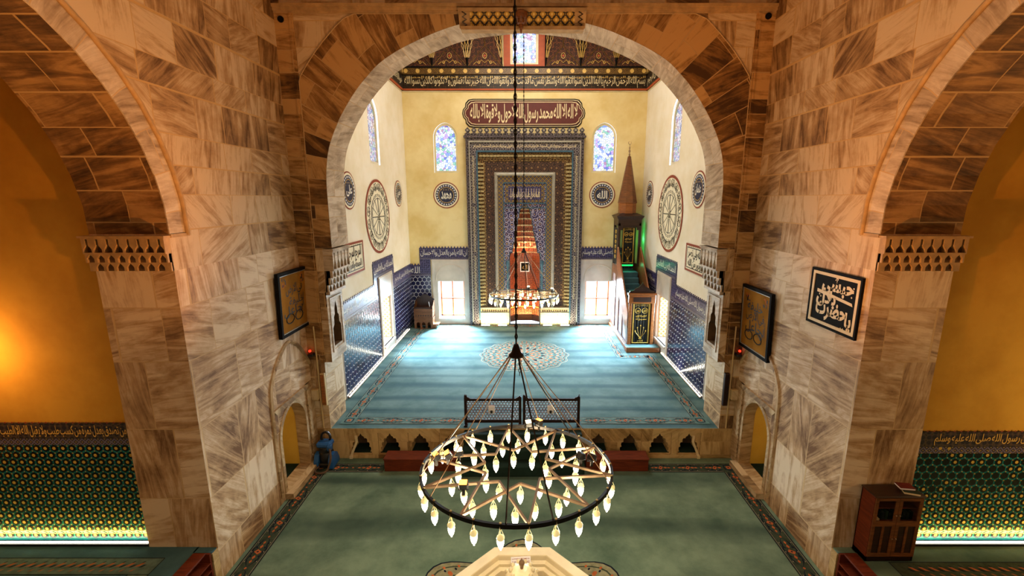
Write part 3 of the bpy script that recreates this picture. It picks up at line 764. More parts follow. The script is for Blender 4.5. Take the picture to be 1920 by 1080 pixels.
for s in (-1, 1):
    wn += 1; c = s * 3.92
    o = MB().plate(rect(c - 1.0, c + 1.0, ZP, 4.48), [rect(c - .68, c + .68, 1.29, 3.31)], (0, YB - .07, 0), X, Z, -Y, .07, 0, hole_d=.5)
    o.tube([(a, YB - .08, b) for a, b in ogive(c, 3.34, 3.45, 4.2, .78)], .025, 5, 0)
    o.plate(rect(c - .98, c + .98, ZP + .02, 4.44), [rect(c - .88, c + .88, ZP + .03, 4.34)], (0, YB - .09, 0), X, Z, -Y, .02, 0)
    o.box(c - .74, c + .74, YB - .12, YB - .02, 1.2, 1.29, 0)
    win = S(o.build('window_%d' % wn, 'grey_marble'))
    f = MB()
    for a, b in ((-.66, -.58), (-.04, .03), (.58, .66)): f.box(c + a, c + b, YB + .44, YB + .50, 1.3, 3.3)
    for a, b in ((1.3, 1.38), (2.25, 2.32), (3.22, 3.30)): f.box(c - .66, c + .66, YB + .44, YB + .50, a, b)
    f.build('window_frame', 'window_wood', win)
    MB().plate(rect(c - .66, c + .66, 1.3, 3.3), [], (0, YB + .47, 0), X, Z, -Y, 0).build('pane', 'glass', win)
for s in (-1, 1):
    wn += 1; N = X * -s
    o = MB().plate(rect(17.80, 19.66, ZP, 4.45), [rect(18.0, 19.4, 1.42, 3.42)], Vector((s * EW, 0, 0)) + N * .07, Y, Z, N, .07, 0, hole_d=.5)
    o.plate(rect(17.84, 19.62, ZP + .02, 4.41), [rect(17.93, 19.53, ZP + .03, 4.31)], Vector((s * EW, 0, 0)) + N * .09, Y, Z, N, .02, 0)
    o.box(s * (EW - .14), s * EW, 17.95, 19.45, 1.33, 1.42, 0)
    win = S(o.build('window_%d' % wn, 'grey_marble'))
    f = MB()
    for a, b in ((18.0, 18.08), (18.66, 18.74), (19.32, 19.4)): f.box(s * (EW + .44), s * (EW + .5), a, b, 1.43, 3.41)
    for a, b in ((1.43, 1.5), (2.4, 2.46), (3.34, 3.41)): f.box(s * (EW + .44), s * (EW + .5), 18.0, 19.4, a, b)
    f.build('window_frame', 'window_wood', win)
    MB().plate(rect(18.0, 19.4, 1.43, 3.41), [], (s * (EW + .47), 0, 0), Y, Z, N, 0).build('pane', 'glass', win)
    MB().box(s * (EW + .04), s * (EW + .40), 19.33, 19.37, 1.46, 3.38, 0).build('shutter', 'shutter', win)

# ---- tile dado of the prayer recess
def hexes(mb, O, U, V, N, w, h, p, g, m=1, lift=.012, skip=()):
    """honeycomb of tiles, points up, p wide across the flats"""
    O, U, V, N = map(Vector, (O, U, V, N)); r = p / math.sqrt(3); dy = 1.5 * r; j = 0
    while j * dy < h + r:
        i = 0
        while i * p < w + p:
            cx = i * p + (p / 2 if j % 2 else 0); cy = j * dy; i += 1
            if any(a < cx < b and c < cy < d for a, b, c, d in skip): continue
            pts = []
            for k in range(6):
                t = PI / 6 + k * PI / 3; a, b = cx + (r - g) * math.cos(t), cy + (r - g) * math.sin(t)
                pts.append((min(max(a, .01), w - .01), min(max(b, .01), h - .01)))
            A = sum(pts[k][0] * pts[k - 5][1] - pts[k - 5][0] * pts[k][1] for k in range(6)) / 2
            if abs(A) < p * p * .04: continue
            mb.add([O + U * a + V * b + N * lift for a, b in pts], [tuple(range(6))], m)
        j += 1
    return mb
ZT = 3.60
for sx, side in ((-1, 'left'), (1, 'right')):
    N = X * -sx; O = (sx * EW, 13.95, ZP)
    mb = MB().plate(rect(0, 17.80 - 13.95, 0, ZT - ZP), [], Vector(O) + N * .03, Y, Z, N, .03, 0)
    hexes(mb, Vector(O) + N * .03, Y, Z, N, 3.85, ZT - ZP, .235, .017)
    O2 = (sx * EW, 19.66, ZP)
    mb.plate(rect(0, YB - 19.66, 0, ZT - ZP), [], Vector(O2) + N * .03, Y, Z, N, .03, 0)
    hexes(mb, Vector(O2) + N * .03, Y, Z, N, YB - 19.66, ZT - ZP, .235, .017)
    a = -EW if sx < 0 else 4.98
    mb.plate(rect(0, EW - 4.98, 0, ZT - ZP), [], (a, YB - .03, ZP), X, Z, -Y, .03, 0)
    hexes(mb, (a, YB - .03, ZP), X, Z, -Y, EW - 4.98, ZT - ZP, .235, .017)
    S(mb.build('tile_dado_' + side, ['grout', 'navy']))
def frieze(name, pieces, mats, crest=True):
    """inscription frieze: pieces = (O, U, N, width, z0, z1, text, crest); text along U, upright"""
    mb = MB()
    for O, U, V, N, w, h, txt, cr in pieces:
        O, U, V, N = map(Vector, (O, U, V, N))
        mb.plate(rect(0, w, 0, h), [], O + N * .035, U, V, N, .035, 0)
        mb.plate(rect(0, w, 0, h * .14), [], O + N * .045, U, V, N, .01, 1)
        if txt: mb.text(txt, O + U * w / 2 + V * h * .56 + N * .035, U, V, w * .95, h * .62, 2, N, .006, thick=.004)
        if cr:
            k = max(2, int(w / .16))
            for i in range(k):
                c = (i + .5) * w / k; a = w / k * .36
                mb.plate([(c - a, h), (c + a, h), (c + a * .5, h + .05), (c, h + .10), (c - a * .5, h + .05)], [], O + N * .03, U, V, N, .03, 0)
    return S(mb.build(name, mats))
FM = ['frieze', 'frieze_line', 'letter_white']
T1, T2, T3, T4 = 'بسم الله الرحمن الرحيم', 'الحمد لله رب العالمين', 'قال رسول الله صلى الله عليه وسلم', 'ان الله يامر بالعدل والاحسان'
for sx, side in ((-1, 'left'), (1, 'right')):
    N = X * -sx; U = Y if sx < 0 else -Y
    def Q(y0, y1): return (sx * EW, y0 if sx < 0 else y1, 0)
    P = []
    def on_side(y0, y1, z0, z1, t, c): P.append((Vector(Q(y0, y1)) + Z * z0, U, Z, N, y1 - y0, z1 - z0, t, c))
    on_side(13.95, 17.32, ZT, 4.17, T3, True); on_side(20.05, YB, ZT, 4.17, T1, True); on_side(17.32, 20.05, 4.45, 5.06, T2, True)
    on_side(17.32, 17.80, ZT, 4.45, None, False); on_side(19.66, 20.05, ZT, 4.45, None, False)
    a = -EW if sx < 0 else 5.54
    P.append(((a, YB, ZT), X, Z, -Y, EW - 5.54, .57, 'الله', True))
    P.append(((-5.54 if sx < 0 else 4.98, YB, ZT), X, Z, -Y, .56, 4.48 - ZT, None, False))
    P.append(((-5.54 if sx < 0 else 2.96, YB, 4.48), X, Z, -Y, 2.58, .60, T4 if sx < 0 else T3, True))
    frieze('trim_frieze_' + side, P, FM)

# ---- painted inscription band, gold strip and folded triangles under the dome of the prayer recess
mb = MB()
for O, U, N, w in (((-EW, YB, 0), X, -Y, 2 * EW), ((-EW, 13.16, 0), Y, X, YB - 13.16), ((EW, YB, 0), -Y, -X, YB - 13.16)):
    O, N, U = Vector(O), Vector(N), Vector(U)
    mb.plate(rect(0, w, 12.81, 12.88), [], O + N * .10, U, Z, N, .10, 3)
    mb.plate(rect(0, w, 12.88, 13.52), [], O + N * .08, U, Z, N, .08, 0)
    mb.plate(rect(0, w, 13.52, 13.80), [], O + N * .16, U, Z, N, .16, 1)
    mb.plate(rect(0, w, 13.80, 13.86), [], O + N * .20, U, Z, N, .20, 4)
    k = int(w / .55)
    for i in range(k): mb.plate(circle2((i + .5) * w / k, 13.66, .10, 10), [], O + N * .165, U, Z, N, 0, 5)
    if U == X:
        mb.text('بسم الله الرحمن الرحيم يا ايها الذين امنوا اتقوا الله ولتنظر نفس ما قدمت لغد واتقوا الله ان الله خبير بما تعملون ولا تكونوا كالذين نسوا الله', O + U * w / 2 + Z * 13.18 + N * .08, U, Z, w * .97, .54, 2, N, .008, thick=.002)
        mb.text('الرحمن الرحيم الملك القدوس السلام المؤمن المهيمن العزيز الجبار المتكبر الخالق البارئ المصور', O + U * w / 2 + Z * 13.38 + N * .08, U, Z, w * .97, .16, 5, N, .006)
    else:
        mb.text('هو الله الذي لا اله الا هو عالم الغيب والشهادة هو الرحمن الرحيم', O + U * w / 2 + Z * 13.18 + N * .08, U, Z, w * .97, .48, 2, N, .008, thick=.014)
S(mb.build('trim_inscription_band', ['band_black', 'band_gold', 'letter_cream', 'orange_paint', 'black', 'letter_gold']))
mb = MB()
def folds(mb, O, U, N, starts, pitch, n):
    O, U, N = Vector(O), Vector(U), Vector(N)
    def P(u, d, z): return O + U * u + N * d + Z * z
    for u0 in starts:
        for i in range(n):
            a, b = u0 + i * pitch, u0 + (i + 1) * pitch; c = (a + b) / 2
            zb, za, zt = 13.86, 14.82, 16.6
            A, B, Ap = P(a, .12, zb), P(b, .12, zb), P(c, .02, za)
            mb.add([A, B, Ap], [(0, 1, 2)], 0)                      # upright triangle
            Ta, Tb, Tc = P(a, .55, zt), P(b, .55, zt), P(c, .10, zt)
            l1, r1 = P(a + pitch * .22, .12, zt), P(b - pitch * .22, .12, zt)
            mb.add([A, Ap, Tc, l1, Ta], [(0, 1, 3), (1, 2, 3), (0, 3, 4)], 0)
            mb.add([B, Ap, Tc, r1, Tb], [(0, 3, 1), (1, 3, 2), (0, 4, 3)], 0)
            mb.tube([A, Ap, B], .03, 4, 1); mb.tube([A, Ta], .035, 4, 2); mb.tube([A, l1], .02, 4, 2); mb.tube([B, r1], .02, 4, 2); mb.tube([Ap, Tc], .03, 4, 1)
            def lerp(p, q, t): return p + (q - p) * t
            for s0, T1_, T2_ in ((A, Ta, l1), (B, Tb, r1), (A, l1, Tc), (B, r1, Tc)):   # gold scrolls up the folds
                path = []
                for k in range(15):
                    t = .14 + k * .05; L, Rr = lerp(s0, T1_, t), lerp(s0, T2_, t)
                    path.append((lerp(L, Rr, .5 + .30 * math.sin(k * 1.25)) + N * .05, lerp(L, Rr, .5 - .30 * math.sin(k * 1.25)) + N * .06))
                for q in (0, 1): mb.tube([p[q] for p in path], .011, 3, 3)
            for k, (du, dz, r) in enumerate(((0, .50, .10), (-.28, .20, .05), (.28, .20, .05))):
                mb.tube([P(c + du + r * math.cos(t * PI / 4), .085 + .02, zb + dz + r * 1.3 * math.sin(t * PI / 4)) for t in range(8)], .014, 4, 3, closed=True)
            mb.plate([(c - .06, zb + .50), (c, zb + .42), (c + .06, zb + .50), (c, zb + .58)], [], O + N * .10, U, Z, N, 0, 4)
            mb.tube([P(c + q, .125, zb + h) for q, h in ((-.55, .10), (-.4, .22), (-.3, .14), (-.16, .3), (0, .18), (.16, .3), (.3, .14), (.4, .22), (.55, .10))], .014, 4, 3)
    return mb
folds(mb, (0, YB, 0), X, -Y, (-1.02 - 3 * 1.72, 1.0), 1.70, 3)
folds(mb, (-EW, 13.2, 0), Y, X, (0,), 1.66, 6)
folds(mb, (EW, 13.2, 0), Y, -X, (0,), 1.66, 6)
for a, b in ((-1.02, -.70), (.65, 1.0)): mb.plate(rect(a, b, 13.86, 16.6), [], (0, YB - .06, 0), X, Z, -Y, .06, 5)
mb.plate(rect(-.95, .93, 13.80, 13.98), [], (0, YB - .07, 0), X, Z, -Y, .07, 5)
S(mb.build('trim_folded_triangles', ['fold', 'band_gold', 'black', 'letter_gold', 'orange_paint', 'orange_paint']))

# ---- tiled dado and frieze of the side recesses
for sx, side in ((-1, 'left'), (1, 'right')):
    N = -Y; x0 = 7.56; wd = 5.2; zb, zt = .83, 2.92
    O = Vector((-x0 - wd, 7.85, zb)) if sx < 0 else Vector((x0, 7.85, zb))
    mb = MB().plate(rect(0, wd, -.1, zt - zb), [], O + N * .02, X, Z, N, .02, 0)
    p = .172; dy = p * .866; j = 0
    while (j + .5) * dy < zt - zb:
        cy = (j + .55) * dy; i = 0
        while (i + .6) * p < wd:
            cx = (i + .5) * p + (p / 2 if j % 2 else 0); i += 1
            if cx > wd - .06: continue
            mb.add([O + N * .028 + X * (cx + .078 * math.cos(k * PI / 3 + PI / 6)) + Z * (cy + .078 * math.sin(k * PI / 3 + PI / 6)) for k in range(6)], [tuple(range(6))], 1)
            if sx < 0 or cy < 1.0 or random.random() < .18:
                mb.add([O + N * .033 + X * (cx + .036 * math.cos(k * PI / 3)) + Z * (cy + .036 * math.sin(k * PI / 3)) for k in range(6)], [tuple(range(6))], 2)
            for k in range(6):
                if k in (0, 1, 2):
                    gx, gy = cx + .094 * math.cos(k * PI / 3 + PI / 6), cy + .094 * math.sin(k * PI / 3 + PI / 6)
                    if 0 < gx < wd and gy < zt - zb: mb.add([O + N * .033 + X * (gx + .014 * math.cos(q * PI / 2)) + Z * (gy + .014 * math.sin(q * PI / 2)) for q in range(4)], [(0, 1, 2, 3)], 2)
        j += 1
    S(mb.build('tile_dado_recess_' + side, ['teal_tile', 'black_tile', 'gold_tile']))
    txt = 'من تصدق بعدل تمرة من كسب طيب ولا يقبل الله الا الطيب فان الله' if sx < 0 else 'عن رسول الله صلى الله عليه وسلم'
    O = Vector((-x0 - wd, 7.85, 2.92)) if sx < 0 else Vector((x0, 7.85, 2.74))
    mb = MB()
    mb.plate(rect(0, wd, 0, .14), [], O + N * .03, X, Z, N, .03, 1)
    mb.plate(rect(0, wd, .14, .46), [], O + N * .04, X, Z, N, .04, 0)
    wv = 2.75 if sx < 0 else 1.85
    mb.text(txt, O + X * (wd - 1.48 if sx < 0 else 1.28) + Z * .30 + N * .04, X, Z, wv, .25, 2, N, .006, thick=.012)
    for i in range(40):
        c = (i + .5) * wd / 40
        mb.add([O + N * .04 + X * (c + .02 * math.cos(q * PI / 3)) + Z * (.475 + .02 * math.sin(q * PI / 3)) for q in range(6)], [tuple(range(6))], 3)
    S(mb.build('trim_frieze_recess_' + side, ['frieze_side', 'frieze_line', 'letter_gold', 'red_line']))

# ------------------------------------------------------------------ carpets
BM = ['border_base', 'border_navy', 'border_orange', 'border_pink']
def border(mb, p, q, z, wid=.42, unit=.88):
    """woven border along p-q: flower chains inside leaf outlines between two lines"""
    p, q = Vector((*p, z)), Vector((*q, z)); d = (q - p); L = d.length; d.normalize(); s = Vector((-d.y, d.x, 0))
    def quad(a0, a1, b0, b1, m, l): mb.add([p + d * a0 + s * b0 + Z * l, p + d * a1 + s * b0 + Z * l, p + d * a1 + s * b1 + Z * l, p + d * a0 + s * b1 + Z * l], [(0, 1, 2, 3)], m)
    quad(0, L, -wid / 2, wid / 2, 0, .004)
    for sg in (-1, 1): quad(0, L, sg * wid * .46 - .008, sg * wid * .46 + .008, 1, .006); quad(0, L, sg * wid * .40 - .004, sg * wid * .40 + .004, 3, .006)
    k = max(1, round(L / unit)); u = L / k
    def dia(c, b, r1, r2, m, l, sk=0.0): mb.add([p + d * (c + a) + s * (b + e) + Z * l for a, e in ((r1, sk), (0, r2), (-r1, -sk), (0, -r2))], [(0, 1, 2, 3)], m)
    for i in range(k):
        c = (i + .5) * u
        for sg in (-1, 1):
            pts = [(t * u * .47, sg * wid * .34 * math.sin(PI * (t + 1) / 2) ** .6 * (1 + .15 * math.sin(9 * t))) for t in [-1 + j / 6 for j in range(13)]]
            for a, b in zip(pts, pts[1:]):
                mb.add([p + d * (c + a[0]) + s * a[1] + Z * .007, p + d * (c + b[0]) + s * b[1] + Z * .007, p + d * (c + b[0]) + s * (b[1] * .80 - sg * .004) + Z * .007, p + d * (c + a[0]) + s * (a[1] * .80 - sg * .004) + Z * .007], [(0, 1, 2, 3)], 1)
            for j in range(5): dia(c + (j - 2) * u * .14, sg * wid * .2 * (1 if j % 2 else 1.15), .035, .022, 1, .008, .012)
            for j in range(3): dia(c + (j - 1) * u * .30, sg * wid * .39 * .8, .02, .012, 3, .009)
        for a, r, rr in ((0, .075, .085), (-.17 * u, .06, .035), (.17 * u, .06, .035), (-.30 * u, .05, .028), (.30 * u, .05, .028)): dia(c + a, 0, r, rr, 2, .010, .03 if a == 0 else 0)
        dia(c, 0, .025, .03, 1, .012)
        dia(i * u, 0, .035, .03, 2, .010)
def corner_motif(mb, x, y, z):
    mb.add([(x + .21 * a, y + .21 * b, z + .011) for a, b in ((1, 1), (-1, 1), (-1, -1), (1, -1))], [(0, 1, 2, 3)], 0)
    for r, m, l in ((.17, 1, .013), (.13, 0, .014), (.08, 2, .015), (.03, 1, .016)):
        mb.add([(x + r * math.cos(k * PI / 4) * (1 if k % 2 else .8), y + r * math.sin(k * PI / 4) * (1 if k % 2 else .8), z + l) for k in range(8)], [tuple(range(8))], m)
def medallion(mb, cx, cy, z, r, lobes, amp, mats=(0, 1, 2, 3)):
    def ring(R0, m, l, a=amp):
        mb.add([(cx + R0 * (1 + a * math.cos(lobes * t)) * math.cos(t), cy + R0 * (1 + a * math.cos(lobes * t)) * math.sin(t), z + l) for t in [2 * PI * k / 96 for k in range(96)]], [tuple(range(96))], m)
    ring(r, mats[1], .004); ring(r * .985, mats[0], .005); ring(r * .94, mats[3], .006); ring(r * .925, mats[0], .007)
    for rr, n, sz, m in ((.935, 56, .020, 2), (.90, 72, .018, 1), (.86, 48, .035, 2), (.81, 40, .035, 3), (.76, 32, .055, 1), (.70, 40, .03, 3), (.62, 24, .06, 2), (.53, 32, .035, 1), (.45, 16, .07, 3), (.36, 16, .05, 2), (.27, 16, .045, 1), (.18, 8, .06, 2), (.08, 8, .05, 3)):
        for k in range(n):
            t = 2 * PI * (k + .5) / n; f = 1 + amp * math.cos(lobes * t); a, b = cx + r * rr * f * math.cos(t), cy + r * rr * f * math.sin(t); q = sz * r
            mb.add([(a + q * .9 * (math.cos(t) * math.cos(w) * 1.0 - math.sin(t) * math.sin(w) * .6), b + q * .9 * (math.sin(t) * math.cos(w) * 1.0 + math.cos(t) * math.sin(w) * .6), z + .009) for w in [j * PI / 3 for j in range(6)]], [tuple(range(6))], mats[m])
            if n <= 32:
                w0 = t + PI / n; a, b = cx + r * (rr - .03) * (1 + amp * math.cos(lobes * w0)) * math.cos(w0), cy + r * (rr - .03) * (1 + amp * math.cos(lobes * w0)) * math.sin(w0)
                c1, s1 = math.cos(w0), math.sin(w0)
                for e in (-1, 1): mb.add([(a, b, z + .008), (a + q * (.9 * c1 - e * .7 * s1), b + q * (.9 * s1 + e * .7 * c1), z + .008), (a + q * (.3 * c1 - e * 1.1 * s1), b + q * (.3 * s1 + e * 1.1 * c1), z + .008)], [(0, 1, 2)], mats[1 if m != 1 else 2])

FX, FY = -.05, 6.11
t = thing('carpet', 'large green hall carpet with flower-chain border and lobed medallion around the fountain', 'carpet', (0, 5, 0))
MB().box(-HW + .01, HW - .01, -1.95, 11.97, -.018, .0).build('pile', 'carpet_green', t)
mb = MB()
bx = 5.86
border(mb, (-bx, -1.8), (-bx, 11.48), 0); border(mb, (bx, -1.8), (bx, 11.48), 0); border(mb, (-bx, 11.48), (-4.03, 11.48), 0); border(mb, (3.52, 11.48), (bx, 11.48), 0)
for s in (-1, 1): corner_motif(mb, s * bx, 11.48, 0)
mb.build('border', BM, t)
mb = MB(); medallion(mb, FX, FY, 0, 2.42, 8, .10)
mb.build('medallion', ['m_olive', 'border_navy', 'border_orange', 'border_base'], t)

t = thing('carpet', 'blue-green carpet on the raised floor before the mihrab with a round medallion', 'carpet', (0, 17, ZP))
MB().box(-EW + .01, EW - .01, 13.16, YB - .02, ZP - .019, ZP, 0).box(-5.72, 5.72, YA + .0, 13.17, ZP - .019, ZP, 0).build('pile', 'carpet_teal', t)
mb = MB(); bx = 5.36
border(mb, (-bx, 12.46), (-1.85, 12.46), ZP); border(mb, (1.7, 12.46), (bx, 12.46), ZP); border(mb, (-bx, 12.46), (-bx, 22.6), ZP); border(mb, (bx, 12.46), (bx, 18.3), ZP); border(mb, (4.1, 18.0), (4.1, 22.6), ZP, .34); border(mb, (-bx, 22.75), (4.2, 22.75), ZP, .36)
border(mb, (4.1, 18.05), (bx, 18.05), ZP, .34)
for s in (-1, 1): corner_motif(mb, s * bx, 12.46, ZP)
mb.build('border', ['border_teal', 'border_navy', 'border_orange', 'border_pink'], t)
mb = MB(); medallion(mb, -.02, 18.3, ZP, 1.9, 16, .03)
mb.build('medallion', ['border_teal', 'border_pink', 'border_orange', 'border_navy'], t)
for sx, lab in ((-1, 'blue-green side-recess carpet below the glowing wall, with slanted leaves'), (1, 'dark green side-recess carpet under the glazed cabinet, with slanted leaves')):
    t = thing('carpet', lab, 'carpet', (sx * 8.5, 5, ZS))
    MB().box(sx * (HW + .37), sx * 13.9, -1.9, 7.83, ZS - .018, ZS, 0).box(sx * (HW + .02), sx * (HW + .4), YJ - .15, 7.69, ZS - .018, ZS, 0).build('pile', 'carpet_blue' if sx < 0 else 'carpet_green', t)
    mb = MB()
    def bar(x0, x1, y0, y1, m, l): mb.add([(sx * x0, y0, ZS + l), (sx * x1, y0, ZS + l), (sx * x1, y1, ZS + l), (sx * x0, y1, ZS + l)], [(0, 1, 2, 3)], m)
    yb = 7.22 if sx < 0 else 7.12
    bar(7.0, 13.8, yb - .20, yb + .20, 0, .003); bar(7.0, 13.8, yb + .185, yb + .20, 1, .005); bar(7.0, 13.8, yb - .20, yb - .185, 1, .005)
    bar(7.0, 7.4, -1, yb - .2, 0, .003); bar(7.0, 7.015, -1, yb + .2, 1, .005); bar(7.385, 7.4, -1, yb - .2, 1, .005)
    for i in range(34):
        x = 7.35 + i * .19
        e = .07 if i % 2 else .05
        for dx, dy, r, m in ((0, .03, 1, 2), (-.07, .0, .8, 1), (.05, -.10, .55, 2), (-.02, .10, .4, 1)):
            mb.add([(sx * (x + dx - .075 * r), yb + dy + .05 * r, ZS + .006), (sx * (x + dx - .01 * r), yb + dy + .035 * r, ZS + .006), (sx * (x + dx + .075 * r), yb + dy - .05 * r, ZS + .006), (sx * (x + dx + .0 * r), yb + dy - .035 * r, ZS + .006)], [(0, 1, 2, 3)], m)
    for i in range(30):
        y = yb - .35 - i * .19
        for dx, dy, r, m in ((0, .0, 1, 2), (.08, .05, .7, 1)):
            mb.add([(sx * (7.2 + dx - .07 * r), y + dy + .03, ZS + .006), (sx * (7.2 + dx), y + dy + .04, ZS + .006), (sx * (7.2 + dx + .07 * r), y + dy - .03, ZS + .006), (sx * (7.2 + dx), y + dy - .04, ZS + .006)], [(0, 1, 2, 3)], m)
    mb.build('border', ['border_teal' if sx < 0 else 'border_base', 'border_navy', 'border_orange'], t)

# ------------------------------------------------------------------ mihrab
ZM = ZP + .02
t = thing('mihrab', 'tall tiled prayer niche with nested frames and an orange-lit stalactite hood', 'mihrab', (0, YB, ZP))
HM = 10.62
def frame(mb, a0, a1, z1_0, z1_1, yo, d, m, zb=ZP + .02, side_m=None):
    """upside-down U band between half widths a0 > a1 and tops z1_0 > z1_1, its face at YB - yo"""
    mb.plate([(-a0, zb), (-a1, zb), (-a1, z1_1), (a1, z1_1), (a1, zb), (a0, zb), (a0, z1_0), (-a0, z1_0)], [], (0, YB - yo, 0), X, Z, -Y, d, m, side_m)
zl = ZP + .98
mb = MB(); frame(mb, 2.93, 2.78, 10.62, 10.42, .34, .34, 0); mb.build('outer_frame', 'm_outer', t)
mb = MB(); frame(mb, 2.78, 2.73, 10.42, 10.34, .37, .2, 0, ZP + .2); mb.build('moulding', 'm_silver', t)
mb = MB(); frame(mb, 2.73, 2.42, 10.34, 9.96, .30, .2, 0)
T5 = 'قد نرى تقلب وجهك في السماء فلنولينك قبلة ترضاها فول وجهك شطر المسجد الحرام'
mb.text(T5, (0, YB - .30, 10.15), X, Z, 5.1, .22, 1, -Y, thick=.01)
for s in (-1, 1):
    for k in range(3): mb.text(T5, (s * 2.575, YB - .30, 3.55 + k * 2.5), Z * 1.0 if s < 0 else -Z, -X if s < 0 else X, 2.3, .2, 1, -Y, thick=.01)
mb.build('inscription_band', ['m_script', 'letter_cream'], t)
mb = MB(); frame(mb, 2.42, 2.35, 9.96, 9.88, .33, .2, 0, ZP + .3); mb.build('teal_edge', 'm_teal', t)
mb = MB(); frame(mb, 2.35, 1.98, 9.88, 9.45, .20, .1, 0)
for k in range(26):
    for dz, w, o in ((0, .15, .12), (-.10, .11, .08), (-.19, .07, .05)):
        x = -2.2 + k * .176
        mb.box(x - w / 2, x + w / 2, YB - .20 - o, YB - .2, 9.74 + dz - .08, 9.74 + dz, 1 if dz == 0 else 0)
for s in (-1, 1):
    for k in range(40):
        z = 1.9 + k * .19
        for dx, w, o in ((0, .14, .12), (-.10, .13, .09), (-.19, .12, .06)):
            x = s * (2.30 + dx); mb.box(x - .045, x + .045, YB - .20 - o, YB - .2, z - w * .36, z + w * .36, 1 if dx < .05 else 0)
mb.build('stalactite_band', ['m_muq', 'm_ivory'], t)
mb = MB(); frame(mb, 1.98, 1.53, 9.45, 8.92, .18, .1, 0, zl); mb.build('floral_band', 'm_floral', t)
mb = MB(); frame(mb, 1.53, 1.38, 8.92, 8.74, .26, .2, 0, zl)
for s in (-1, 1): mb.tube([(s * 1.45, YB - .26, zl), (s * 1.45, YB - .26, 8.83)], .05, 6, 0)
mb.tube([(-1.45, YB - .26, 8.83), (1.45, YB - .26, 8.83)], .05, 6, 0)
mb.build('inner_moulding', 'm_silver', t)
mb = MB(); frame(mb, 1.38, 1.10, 8.74, 8.42, .16, .1, 0, zl); mb.build('gold_band', 'm_gold', t)
mb = MB(); frame(mb, 1.10, 1.06, 8.42, 8.37, .18, .1, 0, zl); mb.plate(rect(-1.08, 1.08, 7.36, 7.41), [], (0, YB - .18, 0), X, Z, -Y, .1, 0); mb.plate(rect(-1.08, 1.08, 7.14, 7.18), [], (0, YB - .18, 0), X, Z, -Y, .1, 0); mb.build('panel_edge', 'm_teal', t)
# niche outline: stepped hood
steps = [(7.30, .0), (7.24, .14), (7.10, .24), (6.92, .30), (6.62, .30), (6.62, .38), (6.28, .38), (6.28, .43), (5.95, .43), (5.95, .48), (5.66, .48), (5.66, .55), (5.38, .55), (5.38, .61), (5.10, .61), (5.10, .66), (4.83, .66), (4.83, .80), (4.55, .80)]

nout = [(-.80, ZM)] + [(-h, z) for z, h in steps[1:]][::-1] + [(h, z) for z, h in steps] + [(.80, ZM)]
mb = MB().plate(rect(-1.06, 1.06, ZM - .002, 8.37), [[(a, max(b, ZM)) for a, b in nout]], (0, YB - .12, 0), X, Z, -Y, .1, 0, hole_d=.1)
mb.plate(rect(-1.0, 1.0, 7.44, 8.32), [rect(-.84, .84, 7.55, 8.22)], (0, YB - .14, 0), X, Z, -Y, .02, 1)
mb.build('spandrel_panel', ['m_panel', 'm_gold'], t)
mb = MB().tube([(a, YB - .13, b) for a, b in nout], .02, 5, 0); mb.build('hood_edge', 'm_teal', t)
mb = MB().plate(rect(-.84, .84, 7.55, 8.22), [], (0, YB - .14, 0), X, Z, -Y, .02, 0)
mb.text('كلما دخل عليها زكريا المحراب', (0, YB - .14, 7.78), X, Z, 1.55, .36, 1, -Y, thick=.012)
for k in range(12): mb.box(-.72 + k * .13, -.70 + k * .13, YB - .147, YB - .14, 7.75, 8.12, 1)
mb.build('inscription_panel', ['frieze', 'letter_cream'], t)
# the recess itself: five-sided shaft under tiers of stalactites
mb = MB()
def half_hex(h, dep): return [(-h, 0), (-h, dep * .55), (-h * .5, dep), (h * .5, dep), (h, dep * .55), (h, 0)]
b0 = half_hex(.80, .75)
for i in range(5):
    p, q = b0[i], b0[i + 1]
    mb.add([(p[0], YB - .1 + p[1], ZM), (q[0], YB - .1 + q[1], ZM), (q[0], YB - .1 + q[1], 4.8), (p[0], YB - .1 + p[1], 4.8)], [(0, 1, 2, 3)], 0)
mb.build('niche_shaft', 'm_niche_lamplit', t)
mb = MB()
for i in range(5):
    p, q = Vector(b0[i]) * .97, Vector(b0[i + 1]) * .97; dv = (q - p)
    U3, N3 = Vector((dv.x, dv.y, 0)).normalized(), Vector((dv.y, -dv.x, 0)).normalized(); L = dv.length; O3 = Vector((p.x, YB - .1 + p.y, ZM))
    mb.plate(rect(0, L, 0, .34), [], O3, U3, Z, N3, 0, 0)
    k = max(1, int(L / .16))
    for j in range(k): mb.plate(ogive((j + .5) * L / k, .38, .60, .74, L / k * .38, 4), [], O3 + N3 * .004, U3, Z, N3, 0, 1)
    mb.plate(rect(0, L, .78, .84), [], O3 + N3 * .02, U3, Z, N3, .02, 2)
mb.build('niche_base', ['wood_black', 'm_muq', 'letter_gold'], t)
mb = MB()
mb.box(-1.02, -.99, YB - .01, YB + 1.0, ZM, 7.6).box(.99, 1.02, YB - .01, YB + 1.0, ZM, 7.6).box(-1.02, 1.02, YB + .97, YB + 1.0, ZM, 7.6).box(-1.02, 1.02, YB - .01, YB + 1.0, 7.57, 7.6)
mb.build('niche_light_block', 'm_niche_lamplit', t)  # backing box added to block sky light leaking between the hood tiers
tiers = [(4.55, 4.83, .80), (4.83, 5.10, .66), (5.10, 5.38, .61), (5.38, 5.66, .55), (5.66, 5.95, .48), (5.95, 6.28, .43), (6.28, 6.62, .38), (6.62, 6.92, .30), (6.92, 7.10, .24), (7.10, 7.24, .14)]
mb = MB()
